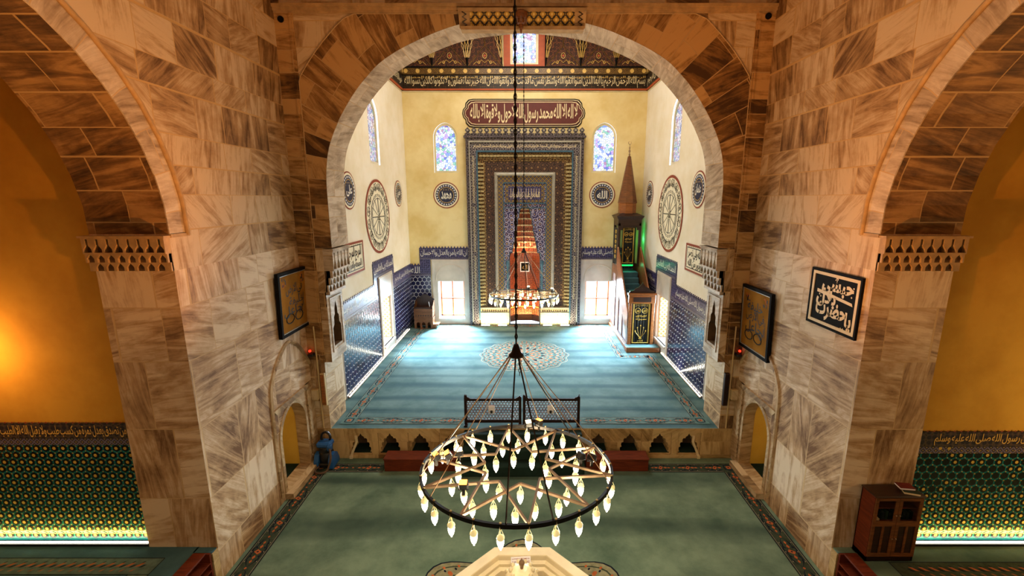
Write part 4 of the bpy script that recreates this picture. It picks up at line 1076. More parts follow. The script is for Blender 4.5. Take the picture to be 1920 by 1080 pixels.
for k, (z0, z1, h) in enumerate(tiers):
    dep = .72 * h / .80; pts = half_hex(h, dep); y0 = YB - .1
    hn = tiers[k + 1][2] if k + 1 < len(tiers) else .02
    for i in range(5):
        p, q = Vector(pts[i]), Vector(pts[i + 1]); n = max(1, int((q - p).length / .12))
        for j in range(n):
            a, b = p.lerp(q, j / n), p.lerp(q, (j + 1) / n); c = (a + b) / 2 * .90
            top = z1 - (z1 - z0) * .22
            A0, B0 = (a.x, y0 + a.y, z0), (b.x, y0 + b.y, z0); A1, B1 = (a.x * .93, y0 + a.y * .93, top), (b.x * .93, y0 + b.y * .93, top); Cc = (c.x * 1.10, y0 + c.y * 1.10, z0 + (z1 - z0) * .5)
            mb.add([A0, B0, B1, A1, Cc], [(0, 1, 4), (1, 2, 4), (2, 3, 4), (3, 0, 4)], 0)
            mb.add([A1, B1, (b.x * .88, y0 + b.y * .88, z1), (a.x * .88, y0 + a.y * .88, z1)], [(0, 1, 2, 3)], 1)
    sc = hn / h
    mb.add([(x * .88, y0 + y * .88, z1) for x, y in pts] + [(x * sc, y0 + y * sc * .9, z1) for x, y in pts], [(i, i + 1, i + 7, i + 6) for i in range(5)], 1)
mb.build('stalactite_hood', ['m_niche_lamplit', 'm_dado'], t)
for s in (-1, 1):
    MB().lathe([(.09, 0), (.09, .1), (.06, .14), (.055, 2.2), (.09, 2.26), (.10, 2.45), (.06, 2.5)], s * .90, YB - .15, ZP + .98, 10).build('colonette', 'm_teal', t)
for s in (-1, 1):
    mb = MB()
    a, b = sorted((s * .84, s * 2.35))
    mb.plate(rect(a, b, ZM, ZP + .98), [], (0, YB - .28, 0), X, Z, -Y, .28, 0)
    mb.plate(rect(a, b, ZP + .62, ZP + .70), [], (0, YB - .32, 0), X, Z, -Y, .05, 2)
    for k in range(12): mb.plate(circle2(a + .12 + k * .115, ZP + .80, .042, 8), [], (0, YB - .31, 0), X, Z, -Y, .03, 1)
    mb.plate(rect(a, b, ZP + .90, ZP + .98), [], (0, YB - .34, 0), X, Z, -Y, .07, 2)
    mb.build('base', ['m_dado', 'wood_dark', 'm_silver'], t)
mb = MB(); k = 19
for i in range(k):
    c = -2.98 + (i + .5) * 5.96 / k; a = .145
    mb.plate([(c - a, 10.62), (c + a, 10.62), (c + a, 10.76), (c + .05, 10.80), (c + a * .9, 10.93), (c, 11.06), (c - a * .9, 10.93), (c - .05, 10.80), (c - a, 10.76)], [], (0, YB - .30, 0), X, Z, -Y, .12, 0)
    mb.plate(circle2(c, 10.92, .05, 8), [], (0, YB - .31, 0), X, Z, -Y, .02, 1)
mb.box(-3.02, 3.02, YB - .4, YB, 10.56, 10.66, 0)
mb.build('crest', ['m_outer', 'm_silver'], t)
area('niche_lamp', (0, YB - .30, ZP + .12), (0, YB + .5, 4.2), 1.0, .12, 95, (1.0, .42, .14))
point('hood_lamp', (0, YB + .12, 5.0), 28, (1.0, .52, .20), .06)
tq = thing('picture', 'small square dark picture in a white frame hung in the mihrab niche', 'picture', (0, YB + .55, 4.0))
MB().plate(rect(-.25, .25, 3.72, 4.26), [rect(-.20, .20, 3.77, 4.21)], (0, YB + .56, 0), X, Z, -Y, .03, 0).build('frame', 'white_plastic', tq)
mb = MB().plate(rect(-.20, .20, 3.77, 4.21), [], (0, YB + .58, 0), X, Z, -Y, .02, 0); mb.text('الله', (0, YB + .58, 3.98), X, Z, .26, .26, 1, -Y)
mb.build('canvas', ['black', 'letter_gold'], tq)
LG = 'light bars at the foot of the mihrab'
for k, (a, b) in enumerate(((-2.32, -1.85), (-1.42, -.95), (.98, 1.45), (1.90, 2.37))):
    o = thing('light_bar', ('short white light bar at the foot of the mihrab, ' + ['leftmost of four', 'second from the left', 'third from the left', 'rightmost of four'][k]), 'light bar', ((a + b) / 2, YB - .5, ZP), LG)
    MB().box(a, b, YB - .52, YB - .44, ZM, ZP + .05, 0).build('housing', 'white_plastic', o)
    MB().box(a + .01, b - .01, YB - .515, YB - .43, ZP + .05, ZP + .085, 0).build('diffuser', 'led', o)
for s in (-1, 1): area('mihrab_foot_light', (s * 1.65, YB - .62, ZP + .12), (s * 1.65, YB - .1, ZP + 2.2), 1.5, .06, 120, (1.0, .80, .40))

# ------------------------------------------------------------------ writing on the walls of the prayer recess
def cart(hw, hh, z0, e=.26):
    p = [(-hw + e * 1.25, -hh), (hw - e * 1.25, -hh)]
    r = [(hw - e * .75, -hh * .94), (hw - e * .40, -hh * .70), (hw - e * .36, -hh * .45), (hw - e * .1, -hh * .28), (hw, 0)]
    p += r + [(a, -b) for a, b in r[:-1]][::-1] + [(hw - e * 1.25, hh), (-hw + e * 1.25, hh)]
    l = [(-a, -b) for a, b in r]
    return [(a, b + z0) for a, b in p + l + [(a, -b) for a, b in l[:-1]][::-1]]
t = thing('calligraphy_plaque', 'long maroon cartouche with cream script above the mihrab', 'calligraphy plaque', (-.05, YB, 11.75))
O = (-.05, YB, 0)
mb = MB()
for k, (g, m) in enumerate(((0, 0), (.045, 1), (.075, 0), (.105, 2), (.135, 1))): mb.plate(cart(3.04 - g, .67 - g, 11.75, .42), [], (-.05, YB - .032 - .004 * k, 0), X, Z, -Y, .02, m)
mb.build('field', ['black', 'letter_cream', 'maroon'], t)
mb = MB()
mb.plate(cart(2.88, .50, 11.75, .42), [], (-.05, YB - .056, 0), X, Z, -Y, .005, 1)
mb.text('لا اله الا الله محمد رسول الله لاحول ولاقوة الا بالله', (-.05, YB - .058, 11.74), X, Z, 5.3, .90, 0, -Y, thick=.016)
mb.build('script', ['letter_cream', 'maroon'], t)

def roundel(label, O, U, N, r, txt, cat='calligraphy roundel'):
    U, N = Vector(U), Vector(N); O = Vector(O) + N * .012
    t = thing('calligraphy_roundel', label, cat, O, 'painted name roundels')
    mb = MB()
    mb.plate(circle2(0, 0, r, 40), [], O + N * .008, U, Z, N, .008, 0)
    mb.plate(circle2(0, 0, r * .93, 40), [], O + N * .012, U, Z, N, .002, 1)
    mb.plate(circle2(0, 0, r * .82, 40), [], O + N * .016, U, Z, N, .002, 2)
    for k in range(24):
        a = 2 * PI * k / 24
        mb.add([O + N * .020 + U * (r * .72 * math.cos(a) + .035 * r * 2 * math.cos(w)) + Z * (r * .72 * math.sin(a) + .035 * r * 2 * math.sin(w)) for w in (0, PI / 2, PI, 3 * PI / 2)], [(0, 1, 2, 3)], 4)
    mb.plate(circle2(0, 0, r * .60, 32), [circle2(0, 0, r * .57, 32)], O + N * .020, U, Z, N, .001, 3)
    mb.build('disc', ['red_line', 'cream', 'roundel', 'letter_gold', 'grout'], t)
    mb = MB().text(txt, O + N * .018, U, Z, r * .80, r * .62, 0, N, .006, thick=.03)
    for k in range(5): mb.add([O + N * .022 + U * (r * (-.36 + .18 * k) + .03 * math.cos(w)) + Z * (r * .40 + .03 * math.sin(w)) for w in (0, 2, 4)], [(0, 1, 2)], 1)
    mb.build('script', ['letter_white', 'letter_gold'], t)
roundel('round navy name disc on the mihrab wall, left of the mihrab', (-4.02, YB, 7.79), X, -Y, .66, 'محمد')
roundel('round navy name disc on the mihrab wall, between mihrab and pulpit spire', (3.96, YB, 7.81), X, -Y, .66, 'الله')
roundel('navy name disc on the left wall near the great arch', (-EW, 15.50, 7.88), Y, X, .64, 'على')
roundel('small navy name disc on the left wall near the far corner', (-EW, 21.58, 7.85), Y, X, .61, 'حسن')
roundel('navy name disc on the right wall near the great arch', (EW, 15.72, 7.92), -Y, -X, .64, 'عثمان')
roundel('small navy name disc on the right wall near the pulpit spire', (EW, 21.85, 7.84), -Y, -X, .61, 'عمر')
def big_round(label, O, U, N, r):
    U, N = Vector(U), Vector(N); O = Vector(O) + N * .012
    t = thing('calligraphy_roundel', label, 'calligraphy roundel', O, 'large rings of script')
    mb = MB()
    mb.plate(circle2(0, 0, r, 56), [], O + N * .008, U, Z, N, .008, 0)
    mb.plate(circle2(0, 0, r * .93, 56), [], O + N * .012, U, Z, N, .002, 1)
    mb.build('disc', ['red_line', 'cream'], t)
    mb = MB(); words = ['لطيف', 'رحيم', 'كريم', 'عليم', 'حليم', 'عظيم', 'حكيم', 'قديم', 'رشيد', 'حميد', 'مجيد', 'شهيد', 'وكيل', 'جليل', 'بصير', 'خبير']
    for k in range(16):
        a = 2 * PI * k / 16; rad = U * math.cos(a) + Z * math.sin(a); tan = U * math.sin(a) - Z * math.cos(a)
        mb.text(words[k], O + rad * r * .76 + N * .014, tan, rad, r * .25, r * .20, 0, N, .003, thick=.0)
        for d in (-.11, .11): mb.tube([O + N * .02 + rad * r * .80 + tan * (d * r) + (tan * math.cos(w) * .07 + rad * math.sin(w) * .10) * r for w in [j * PI / 4 for j in range(8)]], .008, 4, 0, closed=True)
    for rr, q in ((.60, .009), (.56, .007), (.50, .010)):
        n = 48; mb.tube([O + N * .016 + (U * math.cos(2 * PI * k / n) + Z * math.sin(2 * PI * k / n)) * r * rr * (1 + .025 * (-1) ** k) for k in range(n)], q, 4, 1 if rr < .6 else 0, closed=True)
    for k in range(6):
        a = PI * k / 6
        for b in (a, a + PI):
            c, d = math.cos(b), math.sin(b)
            mb.tube([O + N * .016 + (U * c + Z * d) * r * .12, O + N * .016 + (U * c + Z * d) * r * .50], .012 if k % 3 else .018, 4, 0)
    mb.text('الله', O + N * .014, U, Z, r * .2, r * .2, 0, N, .004, thick=.03)
    mb.build('script', ['letter_black', 'border_navy'], t)
big_round('large white ring of black script on the left wall of the prayer recess', (-EW, 18.45, 6.88), Y, X, 1.50)
big_round('large white ring of black script on the right wall beside the pulpit', (EW, 18.68, 6.98), -Y, -X, 1.58)
def plaque(label, O, U, N, w, h, t1, t2):
    O, U, N = Vector(O), Vector(U), Vector(N)
    t = thing('calligraphy_plaque', label, 'calligraphy plaque', O)
    mb = MB()
    mb.plate(rect(-w / 2, w / 2, -h / 2, h / 2), [rect(-w / 2 + .07, w / 2 - .07, -h / 2 + .07, h / 2 - .07)], O + N * .03, U, Z, N, .03, 0)
    mb.build('frame', ['red_line'], t)
    mb = MB().plate(rect(-w / 2 + .07, w / 2 - .07, -h / 2 + .07, h / 2 - .07), [], O + N * .02, U, Z, N, .02, 1)
    mb.plate(rect(-w / 2 + .12, w / 2 - .12, -h / 2 + .12, h / 2 - .12), [rect(-w / 2 + .15, w / 2 - .15, -h / 2 + .15, h / 2 - .15)], O + N * .025, U, Z, N, .004, 2)
    mb.text(t1, O + N * .02 + Z * h * .13, U, Z, w * .72, h * .46, 2, N, .005, thick=.025); mb.text(t2, O + N * .02 - Z * h * .20, U, Z, w * .70, h * .34, 2, N, .005, thick=.025)
    for k in range(7): mb.add([O + N * .026 + U * (w * (-.32 + .1 * k) + a) + Z * (h * .38 + b) for a, b in ((0, 0), (.05, .02), (.07, .05), (.02, .03))], [(0, 1, 2, 3)], 2)
    mb.build('script', ['cream', 'cream', 'letter_black'], t)
plaque('red-edged white plaque of black script on the left wall under a navy name disc', (-EW, 15.55, 5.55), Y, X, 1.82, 1.12, 'المرجع المرحوم', 'الجمعة والقرآن')
plaque('red-edged white plaque of black script on the right wall under a navy name disc', (EW, 15.6, 5.50), -Y, -X, 1.76, 1.0, 'الله ولي نصر', 'ونور من الله')

# ------------------------------------------------------------------ pictures on the hall walls
def framed(label, O, U, N, w, h, lines, tilt):
    O, U, N = Vector(O), Vector(U), Vector(N)
    t = thing('framed_calligraphy', label, 'picture', O, 'framed gold calligraphy')
    N2 = (N + Z * -tilt).normalized(); V2 = (Z + N * tilt).normalized(); O = O + N * (.05 + tilt * h * .5)
    mb = MB()
    mb.plate(rect(-w / 2, w / 2, -h / 2, h / 2), [rect(-w / 2 + .08, w / 2 - .08, -h / 2 + .08, h / 2 - .08)], O + N2 * .06, U, V2, N2, .09, 0)
    mb.build('frame', ['black'], t)
    mb = MB().plate(rect(-w / 2 + .07, w / 2 - .07, -h / 2 + .07, h / 2 - .07), [rect(-w / 2 + .10, w / 2 - .10, -h / 2 + .10, h / 2 - .10)], O + N2 * .05, U, V2, N2, .03, 0)
    mb.build('inner_moulding', 'm_silver', t)
    mb = MB().plate(rect(-w / 2 + .1, w / 2 - .1, -h / 2 + .1, h / 2 - .1), [], O + N2 * .025, U, V2, N2, .02, 0)
    for sgn in (-1, 1):
        for k in range(14):
            a, b = sgn * w * (.36 - random.random() * .12), h * (.40 - random.random() * .13)
            mb.add([O + N2 * .027 + U * (a + .025 * math.cos(q + k)) + V2 * (b + .04 * math.sin(q + k)) for q in (0, 1.6, 3.1, 4.7)], [(0, 1, 2, 3)], 1 if k % 3 else 2)
    for txt, x, y, ww, hh in lines: mb.text(txt, O + N2 * .025 + U * x * w + V2 * y * h, U, V2, ww * w, hh * h, 1, N2, .004, thick=.012)
    for x in (-.17, .13):
        mb.tube([O + N2 * .032 + U * (x * w + .13 * w * math.cos(a)) + V2 * (-.25 * h + .075 * h * math.sin(a)) for a in [k * PI / 6 for k in range(12)]], .014, 4, 1, closed=True)
    mb.build('parchment', ['gold_wash', 'letter_black', 'border_orange'], t)
framed('black-framed gold calligraphy hung on the left stone wall above a doorway', (-HW, 11.36, 4.97), Y, X, 1.50, 1.66, [('في الارض', .02, .18, .55, .22), ('خليفة', .08, .0, .5, .16), ('جاعل', -.05, -.14, .6, .18), ('انى', .25, -.06, .16, .3)], .03)
framed('black-framed gold calligraphy hung on the right stone wall above a doorway', (HW, 11.28, 4.44), -Y, -X, 1.52, 1.76, [('خليفة', -.02, .20, .5, .18), ('في الارض', .0, .04, .6, .2), ('جاعل', -.03, -.12, .55, .2), ('انى', .26, -.10, .16, .3)], .03)
O = Vector((HW, 8.60, 5.60)); U = -Y; N = -X; w_, h_ = 1.44, 1.18
t = thing('calligraphy_plaque', 'square black panel with thick cream script on the right stone pier', 'calligraphy plaque', O)
mb = MB().plate(rect(-w_ / 2, w_ / 2, -h_ / 2, h_ / 2), [rect(-w_ / 2 + .04, w_ / 2 - .04, -h_ / 2 + .04, h_ / 2 - .04)], O + N * .05, U, Z, N, .05, 0)
mb.plate(rect(-w_ / 2 + .055, w_ / 2 - .055, -h_ / 2 + .055, h_ / 2 - .055), [rect(-w_ / 2 + .115, w_ / 2 - .115, -h_ / 2 + .115, h_ / 2 - .115)], O + N * .045, U, Z, N, .03, 1)
mb.build('frame', ['black', 'letter_cream'], t)
mb = MB().plate(rect(-w_ / 2 + .04, w_ / 2 - .04, -h_ / 2 + .04, h_ / 2 - .04), [], O + N * .03, U, Z, N, .03, 0)
for txt, x, y, ww, hh in (('حبشى', .06, .25, .62, .34), ('بلال', -.14, .02, .40, .34), ('حضرت', -.02, -.20, .62, .34), ('يا', .33, -.26, .12, .30)): mb.text(txt, O + N * .032 + U * x * w_ + Z * y * h_, U, Z, ww * w_, hh * h_, 1, N, .004, thick=.04)
mb.add([O + N * .037 + U * a * w_ + Z * b * h_ for a, b in ((-.34, .15), (.36, .06), (.38, .01), (-.34, .09))], [(0, 1, 2, 3)], 1)
for a, b in ((.36, .30), (.34, .15), (.05, .05), (.1, -.05), (.26, -.40), (.22, -.40), (-.28, .06), (-.25, .03)): mb.add([O + N * .037 + U * (a * w_ + .022 * math.cos(q)) + Z * (b * h_ + .022 * math.sin(q)) for q in (0, PI / 2, PI, 3 * PI / 2)], [(0, 1, 2, 3)], 1)
mb.build('script', ['black', 'letter_cream'], t)

# gilded keystone panel on the crown of the great arch, with its pendant
t = thing('keystone_ornament', 'gilded lattice panel at the crown of the great arch', 'ornamental panel', (-.06, YA, 11.9))
mb = MB().box(-1.55, 1.43, YA - .26, YA - .001, 11.62, 11.70, 0)
mb.add([(-1.47, YA - .14, 11.68), (1.35, YA - .14, 11.68), (1.42, YA - .30, 12.02), (-1.54, YA - .30, 12.02)], [(0, 1, 2, 3)], 1)
mb.box(-1.60, 1.48, YA - .34, YA - .001, 12.0, 12.07, 0)
for s in (-1, 1):
    x = -.06 + s * 1.40
    mb.add([(x - .13, YA - .15, 11.68), (x + .13, YA - .15, 11.68), (x + .14, YA - .31, 12.02), (x - .14, YA - .31, 12.02)], [(0, 1, 2, 3)], 0)
    mb.tube([(x + (.05 if k % 2 else -.05), YA - .17 - k * .022, 11.70 + k * .05) for k in range(7)], .02, 4, 2)
mb.box(-1.55, 1.43, YA - .14, YA - .001, 11.68, 12.02, 0)
mb.build('panel', ['cornice', 'gold_lattice', 'band_black'], t)
mb = MB().lathe([(.01, 0), (.03, .10), (.05, .12), (.06, .2), (.10, .22), (.11, .32), (.15, .34), (.16, .46), (.12, .5)], -.09, YA - .34, 11.50, 12, 0, smooth=False)
for k in range(8): mb.box(-.09 + .13 * math.cos(k * PI / 4) - .015, -.09 + .13 * math.cos(k * PI / 4) + .015, YA - .34 + .13 * math.sin(k * PI / 4) - .015, YA - .34 + .13 * math.sin(k * PI / 4) + .015, 11.72, 11.98, 0)
mb.build('pendant', 'wood_mid', t)

# ------------------------------------------------------------------ pulpit (minbar)
t = thing('pulpit', 'tall walnut pulpit with steep stairs, black curtains and a pointed spire in the right corner', 'pulpit', (5.15, 21, ZP))
XL, XR = 4.56, 5.74
mb = MB().box(4.46, 5.92, 18.52, 19.0, ZM, ZP + .24, 0, bev=.015).box(XL - .06, XR + .06, 19.0, 23.0, ZM, ZP + .16, 0)
mb.box(4.47, 5.91, 18.53, 18.99, ZP + .24, ZP + .255, 1)
mb.build('plinth', ['wood_orange', 'carpet_teal'], t)
mb = MB()
for k in range(12):
    z = ZP + .28 + k * .255; y = 19.15 + k * .225
    mb.box(XL + .14, XR - .14, y, 22.9, z - .255, z, 0, bev=.012)
mb.build('stairs', 'carpet_blue', t)
for s, xa in ((0, XL), (1, XR - .07)):
    side = [(19.0, ZP + .16), (22.95, ZP + .16), (22.95, 4.35), (21.8, 4.35), (19.0, 1.75)]
    lo = [(19.25, ZP + .30), (22.70, ZP + .30), (22.70, 3.9), (21.85, 3.9), (19.25, 1.55)]
    mb = MB().plate(side, [lo], (xa, 0, 0), Y, Z, -X, -.07, 0, back=False).plate(side, [], (xa + .035, 0, 0), Y, Z, -X, 0, 1)
    for q in (20.1, 21.0, 21.85): mb.box(xa - .004, xa + .07, q, q + .08, ZP + .3, min(3.9, 1.55 + (q - 19.25) * .9), 0)
    mb.build('side_panel', ['wood_mid', 'varnish_glare' if s == 0 else 'wood_mid'], t)
    rail = [(19.05, 1.78), (21.8, 4.38), (21.8, 5.25), (21.55, 5.15), (19.05, 2.62)]
    mb = MB().plate(rail, [], (xa, 0, 0), Y, Z, -X, -.07, 0, back=False).plate(rail, [], (xa + .07, 0, 0), Y, Z, X, 0, 0)
    for k in range(46):
        f = k / 45; y, z = 19.08 + f * 2.65, 2.62 + f * 2.6
        mb.lathe([(.0, -.025), (.03, 0), (.0, .03)], xa + .035, y, z + .03, 5, 1)
    mb.tube([(xa + .035, 19.05, 2.62), (xa + .035, 21.78, 5.26)], .045, 6, 0)
    mb.build('balustrade', ['wood_orange', 'letter_cream'], t)
# door at the foot
mb = MB()
for x in (XL + .03, XR - .15): mb.box(x, x + .13, 18.92, 19.06, ZP + .25, 3.42, 0, bev=.015)
mb.box(XL, XR, 18.90, 19.08, 3.10, 3.50, 0, bev=.02).box(XL + .2, XR - .2, 18.885, 18.90, 3.17, 3.38, 1)
mb.box(XL - .03, XR + .03, 18.87, 19.11, 3.48, 3.56, 0, bev=.01)
mb.plate([(XL + .02, 3.56), (XR - .02, 3.56), (XR - .05, 3.64), (XR - .22, 3.68), (XR - .32, 3.78), (XR - .45, 3.83), (5.15, 4.02), (XL + .45, 3.83), (XL + .32, 3.78), (XL + .22, 3.68), (XL + .05, 3.64)], [], (0, 18.95, 0), X, Z, -Y, .08, 1)
mb.build('doorway', ['wood_orange', 'wood_dark'], t)
def curtain(name, x0, x1, y, z0, z1, par):
    w, h = x1 - x0, z1 - z0; mb = MB(); n = 24
    top = [(x0 + w * i / n, y - .018 * math.sin(i * 1.7) * (1 + 0), z1) for i in range(n + 1)]; bot = [(a, y - .03 * math.sin(i * 1.7 + .4), z0) for i, (a, b, c) in enumerate(top)]
    mb.add(top + bot, [(i, i + 1, n + 2 + i, n + 1 + i) for i in range(n)], 0, smooth=True)
    O = Vector(((x0 + x1) / 2, y - .04, z0)); d = 0
    def P(a, b): return O + X * a * w + Z * b * h
    for a in (-.44, .44): mb.tube([P(a, .02), P(a, .97)], .013, 4, 1); mb.tube([P(a * .9, .03), P(a * .9, .96)], .007, 4, 1)
    mb.tube([P(-.45, .03), P(.45, .03)], .018, 4, 1); mb.tube([P(-.45, .97), P(.45, .97)], .012, 4, 1)
    mb.text('بسم الله الرحمن', P(0, .93), X, Z, w * .7, h * .04, 1, -Y, thick=.02)
    for a, tx in ((-.19, 'محمد'), (.19, 'الله')):
        c = P(a, .81); r = w * .15
        mb.tube([c + X * r * math.cos(k * PI / 8) + Z * r * math.sin(k * PI / 8) for k in range(16)], .010, 4, 1, closed=True)
        mb.text(tx, c, X, Z, r * 1.2, r * 1.0, 1, -Y, thick=.03)
    mb.text('لا اله الا الله', P(0, .68), X, Z, w * .58, h * .055, 1, -Y, thick=.03); mb.text('محمد رسول الله', P(0, .605), X, Z, w * .58, h * .055, 1, -Y, thick=.03)
    for k, (a, b) in enumerate(((-.28, .32), (-.17, .40), (0, .45), (.17, .40), (.28, .32))):
        mb.tube([P(0, .14), P(a * .5, .22), P(a, b - .02)], .005, 4, 1)
        mb.add([P(a, b) + X * .028 * math.cos(q) + Z * .036 * math.sin(q) for q in [j * PI / 3 for j in range(6)]], [tuple(range(6))], 1)
    mb.add([P(a, b) for a, b in ((-.08, .12), (.08, .12), (.06, .16), (.03, .18), (-.03, .18), (-.06, .16))], [tuple(range(6))], 1)
    mb.text('الله', P(0, .08), X, Z, w * .3, h * .04, 1, -Y, thick=.02)
    return mb.build(name, ['curtain', 'gold_thread'], par)
curtain('door_curtain', XL + .18, XR - .18, 19.0, ZP + .27, 3.12, t)
# pavilion and spire
px0, px1, py0, py1 = 4.58, 5.72, 21.85, 22.98
for x in (px0, px1 - .12):
    for y in (py0, py1 - .12): MB().box(x, x + .12, y, y + .12, 4.30, 6.45, 0, bev=.012).build('post', 'wood_dark', t)
mb = MB().box(px0, px1, py0, py1, 6.30, 6.62, 0, bev=.01)
mb.add([(px0 - .10, py0 - .10, 6.78), (px1 + .10, py0 - .10, 6.78), (px1 + .10, py1 + .10, 6.78), (px0 - .10, py1 + .10, 6.78), (px0, py0, 6.60), (px1, py0, 6.60), (px1, py1, 6.60), (px0, py1, 6.60)], [(0, 1, 2, 3), (0, 1, 5, 4), (1, 2, 6, 5), (2, 3, 7, 6), (3, 0, 4, 7)], 0)
mb.add([(px0 - .10, py0 - .10, 6.78), (px1 + .10, py0 - .10, 6.78), (px1 + .10, py1 + .10, 6.78), (px0 - .10, py1 + .10, 6.78), (px0 + .2, py0 + .2, 6.92), (px1 - .2, py0 + .2, 6.92), (px1 - .2, py1 - .2, 6.92), (px0 + .2, py1 - .2, 6.92)], [(0, 1, 5, 4), (1, 2, 6, 5), (2, 3, 7, 6), (3, 0, 4, 7), (4, 5, 6, 7)], 0)
for x in (px0 + .1, px1 - .22): mb.box(x, x + .12, py0 - .01, py0 + .05, 6.10, 6.32, 0)
mb.box(px0 + .12, px1 - .12, py0 + .02, py0 + .05, 6.22, 6.32, 0)
mb.build('canopy', 'wood_dark', t)
cx, cy = 5.10, 22.42
MB().lathe([(.44, 6.90), (.44, 7.38), (.47, 7.40), (.47, 7.44)], cx, cy, 0, 8, 0, smooth=False, phase=PI / 8).build('drum', 'wood_orange', t)
MB().lathe([(.48, 7.43), (.46, 7.47), (.08, 9.62), (.03, 9.66)], cx, cy, 0, 8, 0, smooth=False, phase=PI / 8).build('spire', 'wood_mid', t)
mb = MB().lathe([(.02, 9.64), (.05, 9.72), (.02, 9.78), (.06, 9.88), (.02, 9.96), (.04, 10.03), (.015, 10.08), (.012, 10.2)], cx, cy, 0, 8, 0)
mb.tube([(cx + .07 * math.cos(a), cy, 10.26 + .07 * math.sin(a)) for a in [R(120 + i * 30) for i in range(11)]], .014, 4, 0)
mb.build('finial', 'brass', t)
curtain('pavilion_curtain', px0 + .24, px1 - .30, py0 + .10, 4.42, 6.24, t)
mb = MB().add([(px0 + .02, py0 + .2, 6.2), (px0 + .02, py1 - .1, 6.2), (px0 + .02, py1 - .1, 4.4), (px0 + .02, py0 + .2, 4.4)], [(0, 1, 2, 3)], 0)
for k in range(6): mb.tube([(px0 + .0, py0 + .5 + .12 * math.cos(a), 4.75 + k * .25 + .09 * math.sin(a)) for a in [j * PI / 4 for j in range(8)]], .015, 4, 1, closed=True)
mb.build('side_curtain', ['curtain', 'gold_thread'], t)
MB().box(px1 + .10, px1 + .16, 22.55, 22.65, 4.55, 6.5, 0).build('green_tube', 'led_green', t)
MB().box(px0 + .25, px1 - .3, py0 + .16, py0 + .22, 4.30, 4.36, 0).build('green_tube', 'led_green', t)
point('pulpit_green_light', (px1 + .2, 22.6, 5.6), 3.5, (.1, 1, .35), .1)
area('pulpit_green_step_light', (5.1, 21.9, 4.38), (5.1, 21.4, 4.1), .6, .05, 3, (.1, 1, .4))

# ------------------------------------------------------------------ preacher's seat in the left corner
t = thing('preaching_chair', 'carved wooden preaching chair standing in the left corner before blue tiles', 'chair', (-5.25, 22.5, ZP))
x0, x1, y0, y1 = -5.74, -4.78, 22.22, 22.82
hole = []
holes = [ogive(x0 + .2 + k * .28, ZM, ZP + .22, ZP + .36, .09) for k in range(3)]
mb = MB().plate([(x0, ZM), (x1, ZM), (x1, 2.02), (x0, 2.02)], [[(a, b + .01) for a, b in h] for h in holes], (0, y0, 0), X, Z, -Y, .05, 0)
mb.box(x0, x0 + .05, y0 + .05, y1, ZM, 2.02).box(x1 - .05, x1, y0 + .05, y1, ZM, 2.02).box(x0, x1, y1 - .05, y1, ZM, 2.02).box(x0, x1, y0 + .05, y1, 1.55, 1.6)
for z in (1.50, 1.80): mb.box(x0 - .015, x1 + .015, y0 - .02, y1, z, z + .05)
for k in range(7): mb.plate([(x0 + .1 + k * .125 + a, 1.66 + b) for a, b in ((-.045, 0), (0, -.05), (.045, 0), (0, .05))], [], (0, y0 - .015, 0), X, Z, -Y, .015, 1)
mb.build('body', ['wood_mid', 'wood_dark'], t)
for s in (x0, x1 - .05):
    pr = [(y0, 2.02), (y1, 2.02), (y1, 2.42), (y1 - .2, 2.36), (y1 - .35, 2.22), (y0 + .05, 2.14)]
    MB().plate(pr, [], (s, 0, 0), Y, Z, -X, -.05, 0).plate(pr, [], (s + .05, 0, 0), Y, Z, X, 0, 0).build('arm_panel', 'wood_mid', t)
mb = MB().plate([(x0 + .0, 2.02), (x1, 2.02), (x1, 2.45), (x1 - .2, 2.52), (x1 - .3, 2.62), (-5.26, 2.70), (x0 + .3, 2.62), (x0 + .2, 2.52), (x0, 2.45)], [], (0, y1 - .06, 0), X, Z, -Y, .06, 0)
mb.build('backrest', 'wood_dark', t)
MB().box(x0 + .06, x1 - .06, y0 + .02, y1 - .07, 2.0, 2.09, 0, bev=.02).build('seat', 'wood_dark', t)
MB().box(x1, x1 + .14, y0 + .12, y1 - .1, ZM, ZP + .18, 0, bev=.01).box(x1, x1 + .28, y0 + .08, y1 - .06, ZP + .18, ZP + .22, 0).build('step', 'wood_orange', t)
MB().tube([(x1 - .16, y0 + .14, 2.1), (x1 - .22, y0 + .2, 2.36)], .015, 5, 0).build('microphone_stalk', 'white_plastic', t)

